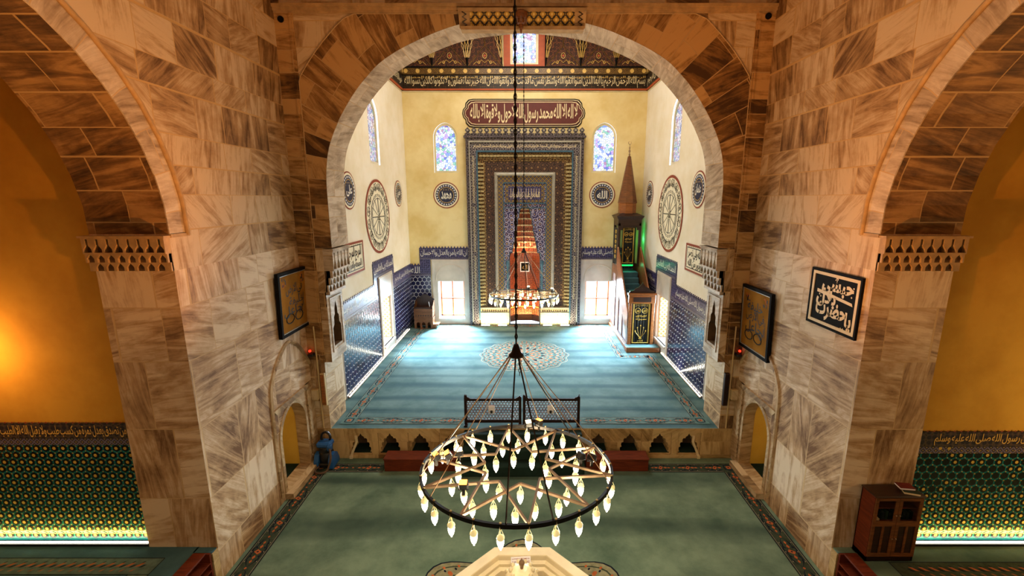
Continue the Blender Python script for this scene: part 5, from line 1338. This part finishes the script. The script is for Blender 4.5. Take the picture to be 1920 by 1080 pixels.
# ------------------------------------------------------------------ lattice screens at the head of the steps
def screen(x0, x1, label):
    t = thing('lattice_screen', label, 'screen', ((x0 + x1) / 2, 12.15, ZP), 'lattice screens on the platform edge')
    z0, z1 = ZM, 1.86
    for x in (x0, x1 - .08):
        o = MB().box(x, x + .08, 12.10, 12.18, z0, z1 + .03, 0, bev=.01).box(x - .01, x + .09, 12.02, 12.26, z0, z0 + .05, 0).build('post', 'wood_black', t)
        c = x + .04
        MB().plate([(c - .04, z1 + .03), (c + .04, z1 + .03), (c + (.045 if x == x0 else -.015), z1 + .08), (c + (-.03 if x == x0 else .03), z1 + .10)], [], (0, 12.11, 0), X, Z, -Y, .06, 0).build('finial', 'wood_black', o)
    mb = MB().box(x0 + .08, x1 - .08, 12.11, 12.17, z1 - .09, z1 - .02, 0).box(x0 + .08, x1 - .08, 12.11, 12.17, z0 + .10, z0 + .19, 0)
    for s in (1, -1):
        e = x0 + .08 if s > 0 else x1 - .08
        mb.plate([(e, z1 - .02), (e + s * .10, z1 - .02), (e + s * .06, z1 + .01), (e + s * .03, z1 + .015), (e, z1 + .05)], [], (0, 12.12, 0), X, Z, -Y, .04, 0)
    mb.build('rails', 'wood_black', t)
    mb = MB(); a0, a1, b0, b1 = x0 + .08, x1 - .08, z0 + .19, z1 - .09
    p = .092; j = 0
    while b0 + j * p * .866 < b1 - .02:
        i = 0
        while a0 + (i + (.5 if j % 2 else 0)) * p < a1 + .01:
            cx, cz = a0 + (i + (.5 if j % 2 else 0)) * p, b0 + .03 + j * p * .866; i += 1
            def cl(r, n=12): return [(min(max(cx + r * math.cos(q * 2 * PI / n + PI / n), a0), a1), min(max(cz + r * math.sin(q * 2 * PI / n + PI / n), b0), b1)) for q in range(n)]
            o, h = cl(p * .50), cl(p * .36)
            vs = [(a, 12.13, b) for a, b in o] + [(a, 12.13, b) for a, b in h] + [(a, 12.155, b) for a, b in o] + [(a, 12.155, b) for a, b in h]
            mb.add(vs, [(k, (k + 1) % 12, 12 + (k + 1) % 12, 12 + k) for k in range(12)] + [(12 + k, 12 + (k + 1) % 12, 36 + (k + 1) % 12, 36 + k) for k in range(12)], 0)
        j += 1
    mb.build('lattice', 'wood_red', t)
screen(-1.79, -.10, 'dark lattice screen on the platform edge, the one nearer the vacuum cleaner')
screen(-.06, 1.63, 'dark lattice screen on the platform edge, the one nearer the pulpit')
for x, lab in ((-.98, 'small white dispenser with a dark slot hung on the lattice screen nearer the vacuum cleaner'), (.76, 'small white dispenser with a dark slot hung on the lattice screen nearer the pulpit')):
    t = thing('dispenser', lab, 'dispenser', (x, 12.09, 1.5), 'white dispensers on the screens')
    MB().box(x - .095, x + .095, 12.06, 12.125, 1.38, 1.64, 0, bev=.02).build('case', 'white_plastic', t)
    MB().box(x - .03, x + .03, 12.05, 12.06, 1.41, 1.49, 0).tube([(x + .05 * math.cos(a), 12.055, 1.45 + .045 * math.sin(a)) for a in [k * PI / 6 for k in range(12)]], .007, 4, 0, closed=True).build('slot', 'black_plastic', t)

# ------------------------------------------------------------------ benches, vacuum cleaner, bent covers
for x0, x1, lab in ((-4.0, -1.84, 'long red-brown wooden chest bench before the platform, on the vacuum cleaner side'), (1.72, 3.52, 'long red-brown wooden chest bench before the platform, on the cabinet side')):
    t = thing('bench', lab, 'bench', ((x0 + x1) / 2, 11.5, 0), 'red-brown benches')
    MB().box(x0 + .02, x1 - .02, 11.30, 11.70, .012, .37, 0, bev=.008).build('body', 'wood_red', t)
    MB().box(x0, x1, 11.27, 11.72, .37, .41, 0, bev=.012).build('top', 'wood_red', t)
vx, vy = -5.74, 11.66
t = thing('vacuum_cleaner', 'blue and black upright vacuum cleaner by the left doorway', 'vacuum cleaner', (vx, vy, 0))
mb = MB().box(vx - .27, vx + .22, vy - .24, vy + .22, .024, .16, 1, bev=.03)
mb.lathe([(.20, .14), (.21, .2), (.20, .42), (.16, .46)], vx - .02, vy, 0, 16, 1)
mb.build('base', ['blue_plastic', 'black_plastic'], t)
for s in (-1, 1):
    mb = MB().plate([(vy - .26, .024), (vy + .22, .024), (vy + .22, .12), (vy + .10, .36), (vy - .02, .44), (vy - .16, .40), (vy - .26, .22)], [], (vx - .02 + s * .27, 0, 0), Y, Z, X * s, .13, 0).plate([(vy - .26, .024), (vy + .22, .024), (vy + .22, .12), (vy + .10, .36), (vy - .02, .44), (vy - .16, .40), (vy - .26, .22)], [], (vx - .02 + s * .14, 0, 0), Y, Z, X * -s, 0, 0)
    mb.build('wheel_cover', 'blue_plastic', t)
MB().lathe([(.17, .44), (.19, .52), (.19, .60), (.17, .62)], vx - .02, vy, 0, 16, 0).build('drum', 'black_plastic', t)
MB().box(vx - .24, vx + .18, vy - .17, vy + .16, .60, .76, 0, bev=.05).box(vx + .08, vx + .20, vy - .2, vy - .02, .52, .70, 0, bev=.03).build('lid', 'blue_plastic', t)
MB().tube([(vx - .02 + .13 * math.cos(a), vy + .05, .84 + .16 * math.sin(a)) for a in [R(-40 + i * 20) for i in range(14)]], .035, 8, 0).build('handle', 'black_plastic', t)
MB().tube(smooth_path([(vx + .18, vy - .2, .62), (vx + .24, vy - .32, .40), (vx + .17, vy - .42, .10), (vx + .05, vy - .50, .05), (vx - .14, vy - .48, .05), (vx - .20, vy - .36, .06), (vx - .14, vy - .26, .10)], 5), .028, 8, 0).build('hose', 'hose', t)
for s, lab in ((-1, 'cream bent strip leaning out of the platform niche nearest the vacuum cleaner'), (1, 'cream bent strip leaning out of the last platform niche on the cabinet side')):
    p = [(s * 5.02, 12.01, .70), (s * 5.0, 11.99, .52), (s * 5.16, 11.975, .14), (s * 5.18, 11.955, .035)]
    mb = MB()
    for a, b in zip(p, p[1:]):
        wv = .035
        A, B = Vector(a), Vector(b)
        mb.add([A - X * wv, A + X * wv, B + X * wv, B - X * wv, A - X * wv + Y * .04, A + X * wv + Y * .04, B + X * wv + Y * .04, B - X * wv + Y * .04], [(0, 1, 2, 3), (4, 5, 6, 7), (1, 2, 6, 5), (0, 3, 7, 4)], 0)
    mb.box(s * 5.18 - .045, s * 5.18 + .045, 11.93, 11.975, .002, .09, 0)
    tag(mb.build('cable_cover', 'letter_cream'), lab, 'cable cover', 'bent strips in the platform niches')

# ------------------------------------------------------------------ small fixtures by the great arch
for s, lab, mt in ((-1, 'slim beige column loudspeaker on the arch jamb above the vacuum cleaner', 'beige_plastic'), (1, 'slim dark column loudspeaker on the arch jamb, on the pulpit side', 'wood_dark')):
    t = thing('loudspeaker', lab, 'loudspeaker', (s * 5.82, 11.95, 1.8))
    MB().box(s * 5.72, s * 5.855, 11.88, 11.975, 1.72, 2.72, 0, bev=.015).build('case', mt, t)
    MB().box(s * 5.735, s * 5.84, 11.874, 11.88, 1.76, 2.68, 0).build('grille', 'wood_orange' if s < 0 else 'wood_black', t)
for s, lab in ((-1, 'thin beige conduit running up the arch pilaster beside the left framed picture'), (1, 'thin beige conduit running up the arch pilaster beside the right framed picture')):
    tag(MB().tube([(s * 5.90, 11.935, 1.0), (s * 5.91, 11.935, 3.0), (s * 5.92, 11.935, 4.1)], .022, 6, 0).build('conduit', 'beige_plastic'), lab, 'conduit')
for s, lab in ((-1, 'beige junction box on the left arch pilaster'), (1, 'beige junction box on the right arch pilaster')):
    t = thing('junction_box', lab, 'junction box', (s * 6.03, 11.9, 2.0))
    MB().box(s * 5.93, s * 6.13, 11.84, 11.975, 1.92, 2.24, 0, bev=.015).build('case', 'beige_plastic', t)
    MB().box(s * 5.95, s * 6.11, 11.83, 11.842, 1.95, 2.21, 0).build('lid', 'stone_plain', t)
for s, lab in ((-1, 'small black camera with a red sensor light on the left arch pilaster'), (1, 'small black camera with a red sensor light on the right arch pilaster')):
    t = thing('camera', lab, 'camera', (s * 6.0, 11.9, 3.3))
    MB().box(s * 6.10, s * 5.955, 11.80, 11.975, 3.24, 3.33, 0, bev=.02).build('body', 'black_plastic', t)
    MB().lathe([(.03, 0), (.04, .03), (.03, .06)], s * 6.07, 11.9, 3.36, 10, 0).build('sensor', 'red_led', t)
for x, z, lab in ((-6.0, 11.93, 'round black cap in the stone at the left end of the arch cornice'), (5.98, 12.0, 'round black cap in the stone at the right end of the arch cornice')):
    mb = MB().plate(circle2(x, z, .075, 16), [], (0, YA - .05, 0), X, Z, -Y, .05, 0); mb.plate(circle2(x, z, .055, 16), [], (0, YA - .06, 0), X, Z, -Y, .01, 0)
    tag(mb.build('vent_cap', 'black'), lab, 'vent cap')

# ------------------------------------------------------------------ light strips
for s, lab in ((-1, 'long white light strip at the foot of the left blue tile wall'), (1, 'long white light strip at the foot of the right blue tile wall')):
    t = thing('light_strip', lab, 'light strip', (s * 5.95, 18, ZP))
    y1 = 22.0 if s < 0 else 18.4
    MB().box(s * 5.93, s * 5.99, 14.0, y1, ZM, ZP + .05, 0).build('channel', 'cornice', t)
    MB().box(s * 5.935, s * 5.965, 14.02, y1 - .02, ZP + .05, ZP + .07, 0).build('tube', 'led', t)
    area('tile_foot_light', (s * 5.90, (14 + y1) / 2, ZP + .10), (s * 6.1, (14 + y1) / 2, ZP + .9), .05, y1 - 14, 60, (1.0, .90, .66))
for s, lab, y0 in ((-1, 'bright light strip at the foot of the teal tiles, left side recess', 7.76), (1, 'bright light strip at the foot of the teal tiles beside the cabinet', 7.76)):
    t = thing('light_strip', lab, 'light strip', (s * 10, y0, ZS))
    xa = 7.58 if s < 0 else 7.60
    MB().box(s * xa, s * 12.7, y0 - .05, y0 + .06, ZS + .001, ZS + .05, 0).build('channel', 'black_plastic', t)
    MB().box(s * (xa + .02), s * 12.7, y0 - .02, y0 + .01, ZS + .05, ZS + .075, 0).build('tube', 'led', t)
    area('recess_foot_light', (s * 10.15, y0 - .06, ZS + .13), (s * 10.15, 7.9, ZS + .5), 5.1, .04, 46, (1.0, .70, .16))

# ------------------------------------------------------------------ shoe racks on the edge of the side recesses, cabinet, books
for s, lab in ((-1, 'reddish wooden shoe rack let into the edge of the left side recess'), (1, 'reddish wooden shoe rack let into the edge of the recess with the cabinet')):
    t = thing('shoe_rack', lab, 'shoe rack', (s * 6.37, 5, 0))
    a, b, y0, y1 = 6.19, 6.52, 1.0, YJ - .18
    mb = MB().box(s * a, s * b, y1 - .04, y1, .005, .76).box(s * a, s * b, y0, y0 + .04, .005, .76).box(s * (b - .03), s * b, y0, y1, .005, .72).box(s * a, s * b, y0 + .04, y1 - .04, .005, .05)
    for k in (2.6, 4.2, 5.8): mb.box(s * a, s * b, k, k + .03, .05, .70)
    mb.build('carcass', 'wood_red', t)
    MB().box(s * (a + .08), s * (b + .01), y0, y1, .73, .765, 0, bev=.008).build('top', 'wood_red', t)
    for z in (.20, .38, .55): MB().box(s * a, s * (b - .03), y0 + .04, y1 - .04, z, z + .022, 0).build('shelf', 'wood_red', t)
    MB().box(s * (b - .04), s * (b - .031), y0 + .04, y1 - .04, .05, .72).build('back_panel', 'wood_black', t)
t = thing('cabinet', 'dark walnut cabinet with glazed upper doors standing in the right side recess', 'cabinet', (6.92, 7.48, ZS))
x0, x1, y0, y1, z0, z1 = 6.55, 7.46, 7.31, 7.66, ZS + .012, 2.14
mb = MB().box(x0, x0 + .03, y0 + .02, y1, z0 + .005, z1, 0).box(x1 - .03, x1, y0 + .02, y1, z0 + .005, z1, 0).box(x0, x1, y1 - .02, y1, z0 + .005, z1, 1).box(x0, x1, y0 + .02, y1, z0 + .005, z0 + .10, 1).box(x0 + .03, x1 - .03, y0 + .05, y1 - .02, z0 + .80, z0 + .82, 0).box(x0 + .03, x1 - .03, y0 + .08, y1 - .02, z0 + 1.10, z0 + 1.12, 0)
mb.build('body', ['wood_red', 'wood_black'], t)
MB().box(x0 - .02, x1 + .02, y0 - .02, y1 + .01, z1, z1 + .035, 0, bev=.008).build('top', 'wood_dark', t)
xm = (x0 + x1) / 2
for k, (a, b) in enumerate(((x0 + .01, xm - .004), (xm + .004, x1 - .01))):
    za, zm, zb = z0 + .12, z0 + .84, z1 - .01
    d = MB().plate(rect(a, b, za, zb), [rect(a + .06, b - .06, zm + .05, zb - .06), rect(a + .06, (a + b) / 2 - .02, za + .07, zm - .06), rect((a + b) / 2 + .02, b - .06, za + .07, zm - .06)], (0, y0, 0), X, Z, -Y, .022, 0).build('door', 'wood_mid', t)
    MB().plate(rect(a + .05, b - .05, za + .05, zm - .04), [], (0, y0 + .014, 0), X, Z, -Y, .006, 0).build('panel', 'wood_dark', d)
    MB().plate(rect(a + .055, b - .055, zm + .045, zb - .055), [], (0, y0 + .012, 0), X, Z, -Y, 0, 0).build('pane', 'glass', d)
    hx_ = b - .03 if k == 0 else a + .03
    MB().lathe([(.006, 0), (.014, .01), (.014, .02), (.008, .03)], 0, 0, 0, 8, 0, T=Matrix.Translation((hx_, y0, zm + .18)) @ Matrix.Rotation(PI / 2, 4, 'X')).lathe([(.006, 0), (.014, .01), (.014, .02), (.008, .03)], 0, 0, 0, 8, 0, T=Matrix.Translation((hx_, y0, z0 + .52)) @ Matrix.Rotation(PI / 2, 4, 'X')).build('knob', 'brass', d)
GB = 'books inside the cabinet'
for k in range(12):
    xx = x0 + .08 + k * .068; hh = .14 + .05 * ((k * 7) % 5) / 5
    if abs(xx - xm) < .03: continue
    tag(MB().box(xx, xx + .05, y0 + .14, y1 - .05, z0 + .822, z0 + .822 + hh, 0).box(xx + .005, xx + .045, y0 + .15, y1 - .045, z0 + .83, z0 + .822 + hh - .01, 1).build('book', [['shelf_dark', 'book_green', 'black_tile'][k % 3], 'paper']), 'dim book standing behind the cabinet glass', 'book', GB)
tag(MB().box(x0 + .05, x0 + .18, y0 + .06, y0 + .13, z0 + .823, z0 + .90, 0).build('paper_pack', 'paper'), 'pale paper packet lying behind the left cabinet pane', 'paper')
Tm = Matrix.Translation((7.26, 7.42, z1 + .036)) @ Matrix.Rotation(R(-18), 4, 'Z')
t = thing('book', 'dark green book with pale page edge lying on the cabinet', 'book', (7.26, 7.42, z1 + .036))
MB().box(-.13, .13, -.09, .09, 0, .006, T=Tm).box(-.13, .13, -.09, .09, .039, .045, T=Tm).box(-.13, .13, .082, .09, .006, .039, T=Tm).build('cover', 'book_green', t)
MB().box(-.125, .125, -.092, .08, .006, .039, T=Tm).build('pages', 'paper', t)
Tm = Matrix.Translation((7.22, 7.50, z1 + .036 + .010)) @ Matrix.Rotation(R(-8), 4, 'Z')
t = thing('book', 'red patterned book lying on the green book on the cabinet', 'book', (7.22, 7.50, z1 + .036))
MB().box(-.13, .13, -.09, .09, .04, .046, T=Tm).box(-.13, .13, -.09, .09, .075, .081, T=Tm).build('cover', 'book_red', t)
MB().box(-.125, .125, -.088, .088, .046, .075, T=Tm).build('pages', 'white_plastic', t)

# ------------------------------------------------------------------ fountain
t = thing('fountain', 'octagonal pale marble fountain basin under the front chandelier', 'fountain', (FX, FY, 0))
k8 = 1 / math.cos(PI / 8)
def octo(prof, name, mat): return MB().lathe([(r * k8, z) for r, z in prof], FX, FY, 0, 8, 0, smooth=False, phase=PI / 8).build(name, mat, t)
octo([(1.30, .022), (1.30, .12), (1.22, .16), (1.22, .82), (1.29, .90), (1.29, 1.0), (1.10, 1.0), (1.09, .985), (1.08, .90), (1.03, .86), (1.03, .80), (.98, .78), (.96, .78), (.96, .35), (.02, .34)], 'basin', 'white_marble')
octo([(.955, .50), (.01, .505)], 'water', 'grey_marble')
mb = MB().lathe([(.16, .5), (.16, .6), (.10, .7), (.10, 1.0), (.30, 1.10), (.34, 1.2), (.33, 1.24), (.10, 1.26), (.10, 1.34), (.25, 1.40), (.29, 1.50), (.27, 1.60), (.20, 1.70), (.09, 1.76)], FX, FY, 0, 20, 0)
for k in range(10):
    for j, (r, z) in enumerate(((.29, 1.48), (.26, 1.62), (.18, 1.72), (.34, 1.18))):
        a = 2 * PI * (k + .5 * (j % 2)) / 10
        mb.lathe([(.0, -.05), (.03, -.02), (.035, .02), (.0, .05)], FX + r * math.cos(a), FY + r * math.sin(a), z, 6, 0)
mb.build('jet_bowl', 'white_marble', t)
MB().lathe([(.025, 1.75), (.03, 1.79), (.02, 1.80), (.045, 1.83), (.05, 1.86), (.04, 1.89), (.012, 1.91), (.008, 1.95)], FX, FY, 0, 10, 0).build('finial', 'brass', t)
Tm = Matrix.Translation((-.075, 7.14, .945)) @ Matrix.Rotation(R(-3), 4, 'Y') @ Matrix.Rotation(R(-32), 4, 'X')
t = thing('sign', 'small white lettered sign standing on the far inner rim of the fountain', 'sign', (-.075, 7.14, .945))
MB().box(-.185, .185, 0, .02, -.06, .06, T=Tm).build('board', 'white_plastic', t)
mb = MB()
for txt, z, m in (('LÜTFEN ÇEŞMEYE', .026, 0), ('PARA ATMAYINIZ', -.026, 0)): mb.text(txt, Tm @ Vector((0, 0, z)), (Tm.to_3x3() @ X), (Tm.to_3x3() @ Z), .33, .034, 0, Tm.to_3x3() @ -Y, .003, thick=.01)
mb.build('lettering', 'red_line', t)

# ------------------------------------------------------------------ chandeliers
def lamp_proto():
    mb = MB().lathe([(.012, -.10), (.03, -.115), (.052, -.135), (.058, -.16), (.052, -.175)], 0, 0, 0, 12, 0)
    for k in range(3):
        a = 2 * PI * k / 3; mb.tube([(0, 0, 0), (.055 * math.cos(a), .055 * math.sin(a), -.14)], .004, 3, 0)
    mb.tube([(0, 0, .03), (0, 0, -.10)], .005, 4, 0)
    L = mb.build('lamp', 'shade')
    B = MB().lathe([(.046, -.172), (.052, -.20), (.047, -.25), (.033, -.30), (.014, -.325), (.012, -.345), (.004, -.35)], 0, 0, 0, 12, 0).build('bulb', 'bulb', L)
    return L
def chandelier(label, loc, tilt, top, px_lights, hub=1.95, phase=7.0):
    t = thing('chandelier', label, 'chandelier', loc, 'ring chandeliers of hanging lamps')
    RR = 1.43; sn = math.sin(tilt)
    def P(x, y, z=0): return Vector((x, y, z - y * sn))
    L0 = Vector(loc)
    def W(v): return L0 + v
    n = 72
    mb = MB()
    for a, b in ((-.03, .03),):
        ring = []
        for k in range(n):
            c, s = math.cos(2 * PI * k / n), math.sin(2 * PI * k / n)
            for r, z in ((RR - .018, a), (RR + .018, a), (RR + .018, b), (RR - .018, b)): ring.append(W(P(r * c, r * s, z)))
        mb.add(ring, [(4 * k + j, 4 * k + (j + 1) % 4, 4 * ((k + 1) % n) + (j + 1) % 4, 4 * ((k + 1) % n) + j) for k in range(n) for j in range(4)], 0)
    for k in range(26):
        a = R(-90 + phase) + 2 * PI * k / 26; mb.lathe([(.016, -.045), (.02, -.03), (.016, .045)], W(P(RR * math.cos(a), RR * math.sin(a))).x, W(P(RR * math.cos(a), RR * math.sin(a))).y, W(P(RR * math.cos(a), RR * math.sin(a))).z, 6, 1)
    mb.build('ring', ['iron', 'brass_pale'], t)
    tips = [P(1.41 * math.cos(R(-90 + phase) + k * PI / 5), 1.41 * math.sin(R(-90 + phase) + k * PI / 5)) for k in range(10)]
    ins = [P(.50 * math.cos(R(-90 + phase) + k * PI / 5), .50 * math.sin(R(-90 + phase) + k * PI / 5)) for k in range(10)]
    mb = MB(); spots = []
    for k in range(10):
        for e in (-1, 1):
            A, B = tips[(k + e) % 10], ins[k]; d = (B - A).normalized(); s = Vector((-d.y, d.x, 0)).normalized() * .014; u = Vector((0, 0, .018))
            mb.add([W(q) for q in (A - s - u, A + s - u, A + s + u, A - s + u, B - s - u, B + s - u, B + s + u, B - s + u)], [(0, 1, 5, 4), (1, 2, 6, 5), (2, 3, 7, 6), (3, 0, 4, 7), (0, 1, 2, 3), (4, 5, 6, 7)], 0)
            spots.append(A.lerp(B, .42 if e > 0 else .52))
        spots.append(ins[k])
    mb.build('star_frame', 'brass', t)
    H = Vector((0, 0, hub))
    MB().lathe([(.03, .0), (.05, -.05), (.07, -.12), (.11, -.16), (.11, -.19), (.02, -.2)], *W(H).xy, W(H).z, 10, 0).build('hub', 'iron', t)
    mb = MB()
    zt = top - loc[2]; z = hub; k = 0
    while z < zt - .1:
        hor = k % 2; lk = .075
        mb.tube([W(Vector(((.020 * math.cos(q) if hor else 0), (0 if hor else .020 * math.cos(q)), z + lk / 2 + lk * .62 * math.sin(q)))) for q in [j * PI / 3 for j in range(6)]], .007, 3, 0, closed=True)
        z += lk * .98; k += 1
    mb.tube([W(H), W(Vector((0, 0, hub + (zt - hub) * .98)))], .011, 4, 0)
    for j in range(5): mb.tube([W(Vector((.05 + .016 * math.cos(q) * (j % 2), -.09 + .016 * math.cos(q) * (1 - j % 2), hub - .22 - j * .05 + .032 * math.sin(q)))) for q in [i * PI / 3 for i in range(6)]], .006, 3, 0, closed=True)
    mb.build('chain', 'iron', t)
    for k in range(10):
        a = R(-90 + phase + 18) + k * PI / 5 + (.12 if k % 2 else -.1)
        e = P(RR * math.cos(a), RR * math.sin(a), .03); h = H + Vector((.10 * math.cos(a), .10 * math.sin(a), -.18))
        MB().tube([W(h), W(h.lerp(e, .5)), W(e)], .007 if k % 3 else .011, 4, 0).build('suspension_wire', 'brass' if k % 3 else 'iron', t)
    pts = [P(RR * math.cos(R(-90 + phase) + 2 * PI * k / 26), RR * math.sin(R(-90 + phase) + 2 * PI * k / 26), -.03) for k in range(26)] + [q + Vector((0, 0, -.02)) for q in spots]
    for q in pts:
        l = dup_tree(PROTO); l.parent = t; l.location = q; l.rotation_euler = (0, 0, random.random() * 6); l.scale = (.88, .88, .88)
    for x, y, aim, mt, lit in px_lights:
        b = P(x, y, .02); o = MB().box(-.02, .02, -.02, .02, 0, .10).tube([(-.07, 0, .08), (-.07, 0, .16), (.07, 0, .16), (.07, 0, .08), (-.07, 0, .08)], .008, 4).build('floodlight', 'iron', t, local=True)
        o.location = b
        A = Vector(aim).normalized(); q = A.to_track_quat('Z', 'Y').to_matrix().to_4x4()
        T2 = Matrix.Translation((0, 0, .16)) @ q
        c = MB().box(-.06, .06, -.045, .045, -.06, .04, T=T2, bev=.01).build('housing', 'black_plastic', o, local=True)
        if lit: MB().box(-.052, .052, -.038, .038, .041, .047, T=T2).build('lens', mt, o, local=True)
    return t
PROTO = lamp_proto()
fl = [(.19, 1.16, (0.1, -.35, 1), 'spot_yellow', 1), (.38, 1.22, (.1, .1, 1), 'spot_orange', 1), (-1.22, -.02, (-.3, -.2, 1), 'spot_orange', 1), (-1.05, .02, (-.5, -.15, 1), 'spot_orange', 1), (-.90, .12, (.1, -.35, 1), 'spot_yellow', 1), (-.70, -.80, (.0, -.35, 1), 'spot_orange', 1), (.98, .0, (.5, .3, 1), 'spot_orange', 0), (1.14, -.04, (.4, .5, 1), 'spot_orange', 0)]
chandelier('wide iron ring chandelier hanging low over the fountain', (-.125, 6.10, 3.60), R(5), HC, fl)
fl2 = [(-1.2, .1, (-.3, .2, 1), 'spot_orange', 0), (.65, .5, (.3, .2, 1), 'spot_orange', 0), (1.2, .35, (-.1, -.5, 1), 'spot_yellow', 1), (.2, .9, (.0, -.5, 1), 'spot_yellow', 1)]
chandelier('smaller-looking ring chandelier hanging in the prayer recess before the mihrab', (-.04, 18.1, 3.68), R(3), 16.6, fl2, hub=1.95, phase=16)
for o in list(PROTO.children): bpy.data.objects.remove(o)
bpy.data.objects.remove(PROTO)
for k in range(6):
    a = PI * k / 3 + .3
    point('lamp_light', (-.125 + 1.25 * math.cos(a), 6.1 + 1.25 * math.sin(a), 3.30), 44, (1.0, .80, .52), .12)
for k in range(4):
    a = PI * k / 2 + .4
    point('lamp_light', (-.04 + 1.1 * math.cos(a), 18.1 + 1.1 * math.sin(a), 3.40), 40, (1.0, .86, .64), .12)
# orange floodlights standing on the front chandelier wash the vaults
spot('floodlight_beam', (-1.4, 6.0, 3.9), (-6.2, 4.6, 10.5), 1700, (1.0, .34, .05), 110, .9)
spot('floodlight_beam', (1.1, 6.0, 3.9), (6.2, 5.6, 11.0), 1700, (1.0, .34, .05), 110, .9)
spot('floodlight_beam', (.25, 7.3, 3.9), (0.5, 12.0, 11.5), 1000, (1.0, .46, .15), 100, .9)
# warm lamps of the side recesses
point('recess_lamp', (-10.05, 7.15, 4.9), 85, (1.0, .46, .15), .15)
point('recess_lamp', (11.2, 5.2, 4.0), 210, (1.0, .68, .32), .3)
point('recess_lamp', (-9.6, 4.6, 3.4), 45, (1.0, .68, .32), .3)
for s in (-1, 1): point('passage_lamp', (s * 8.0, 10.8, 2.3), 14, (1.0, .80, .45), .1)
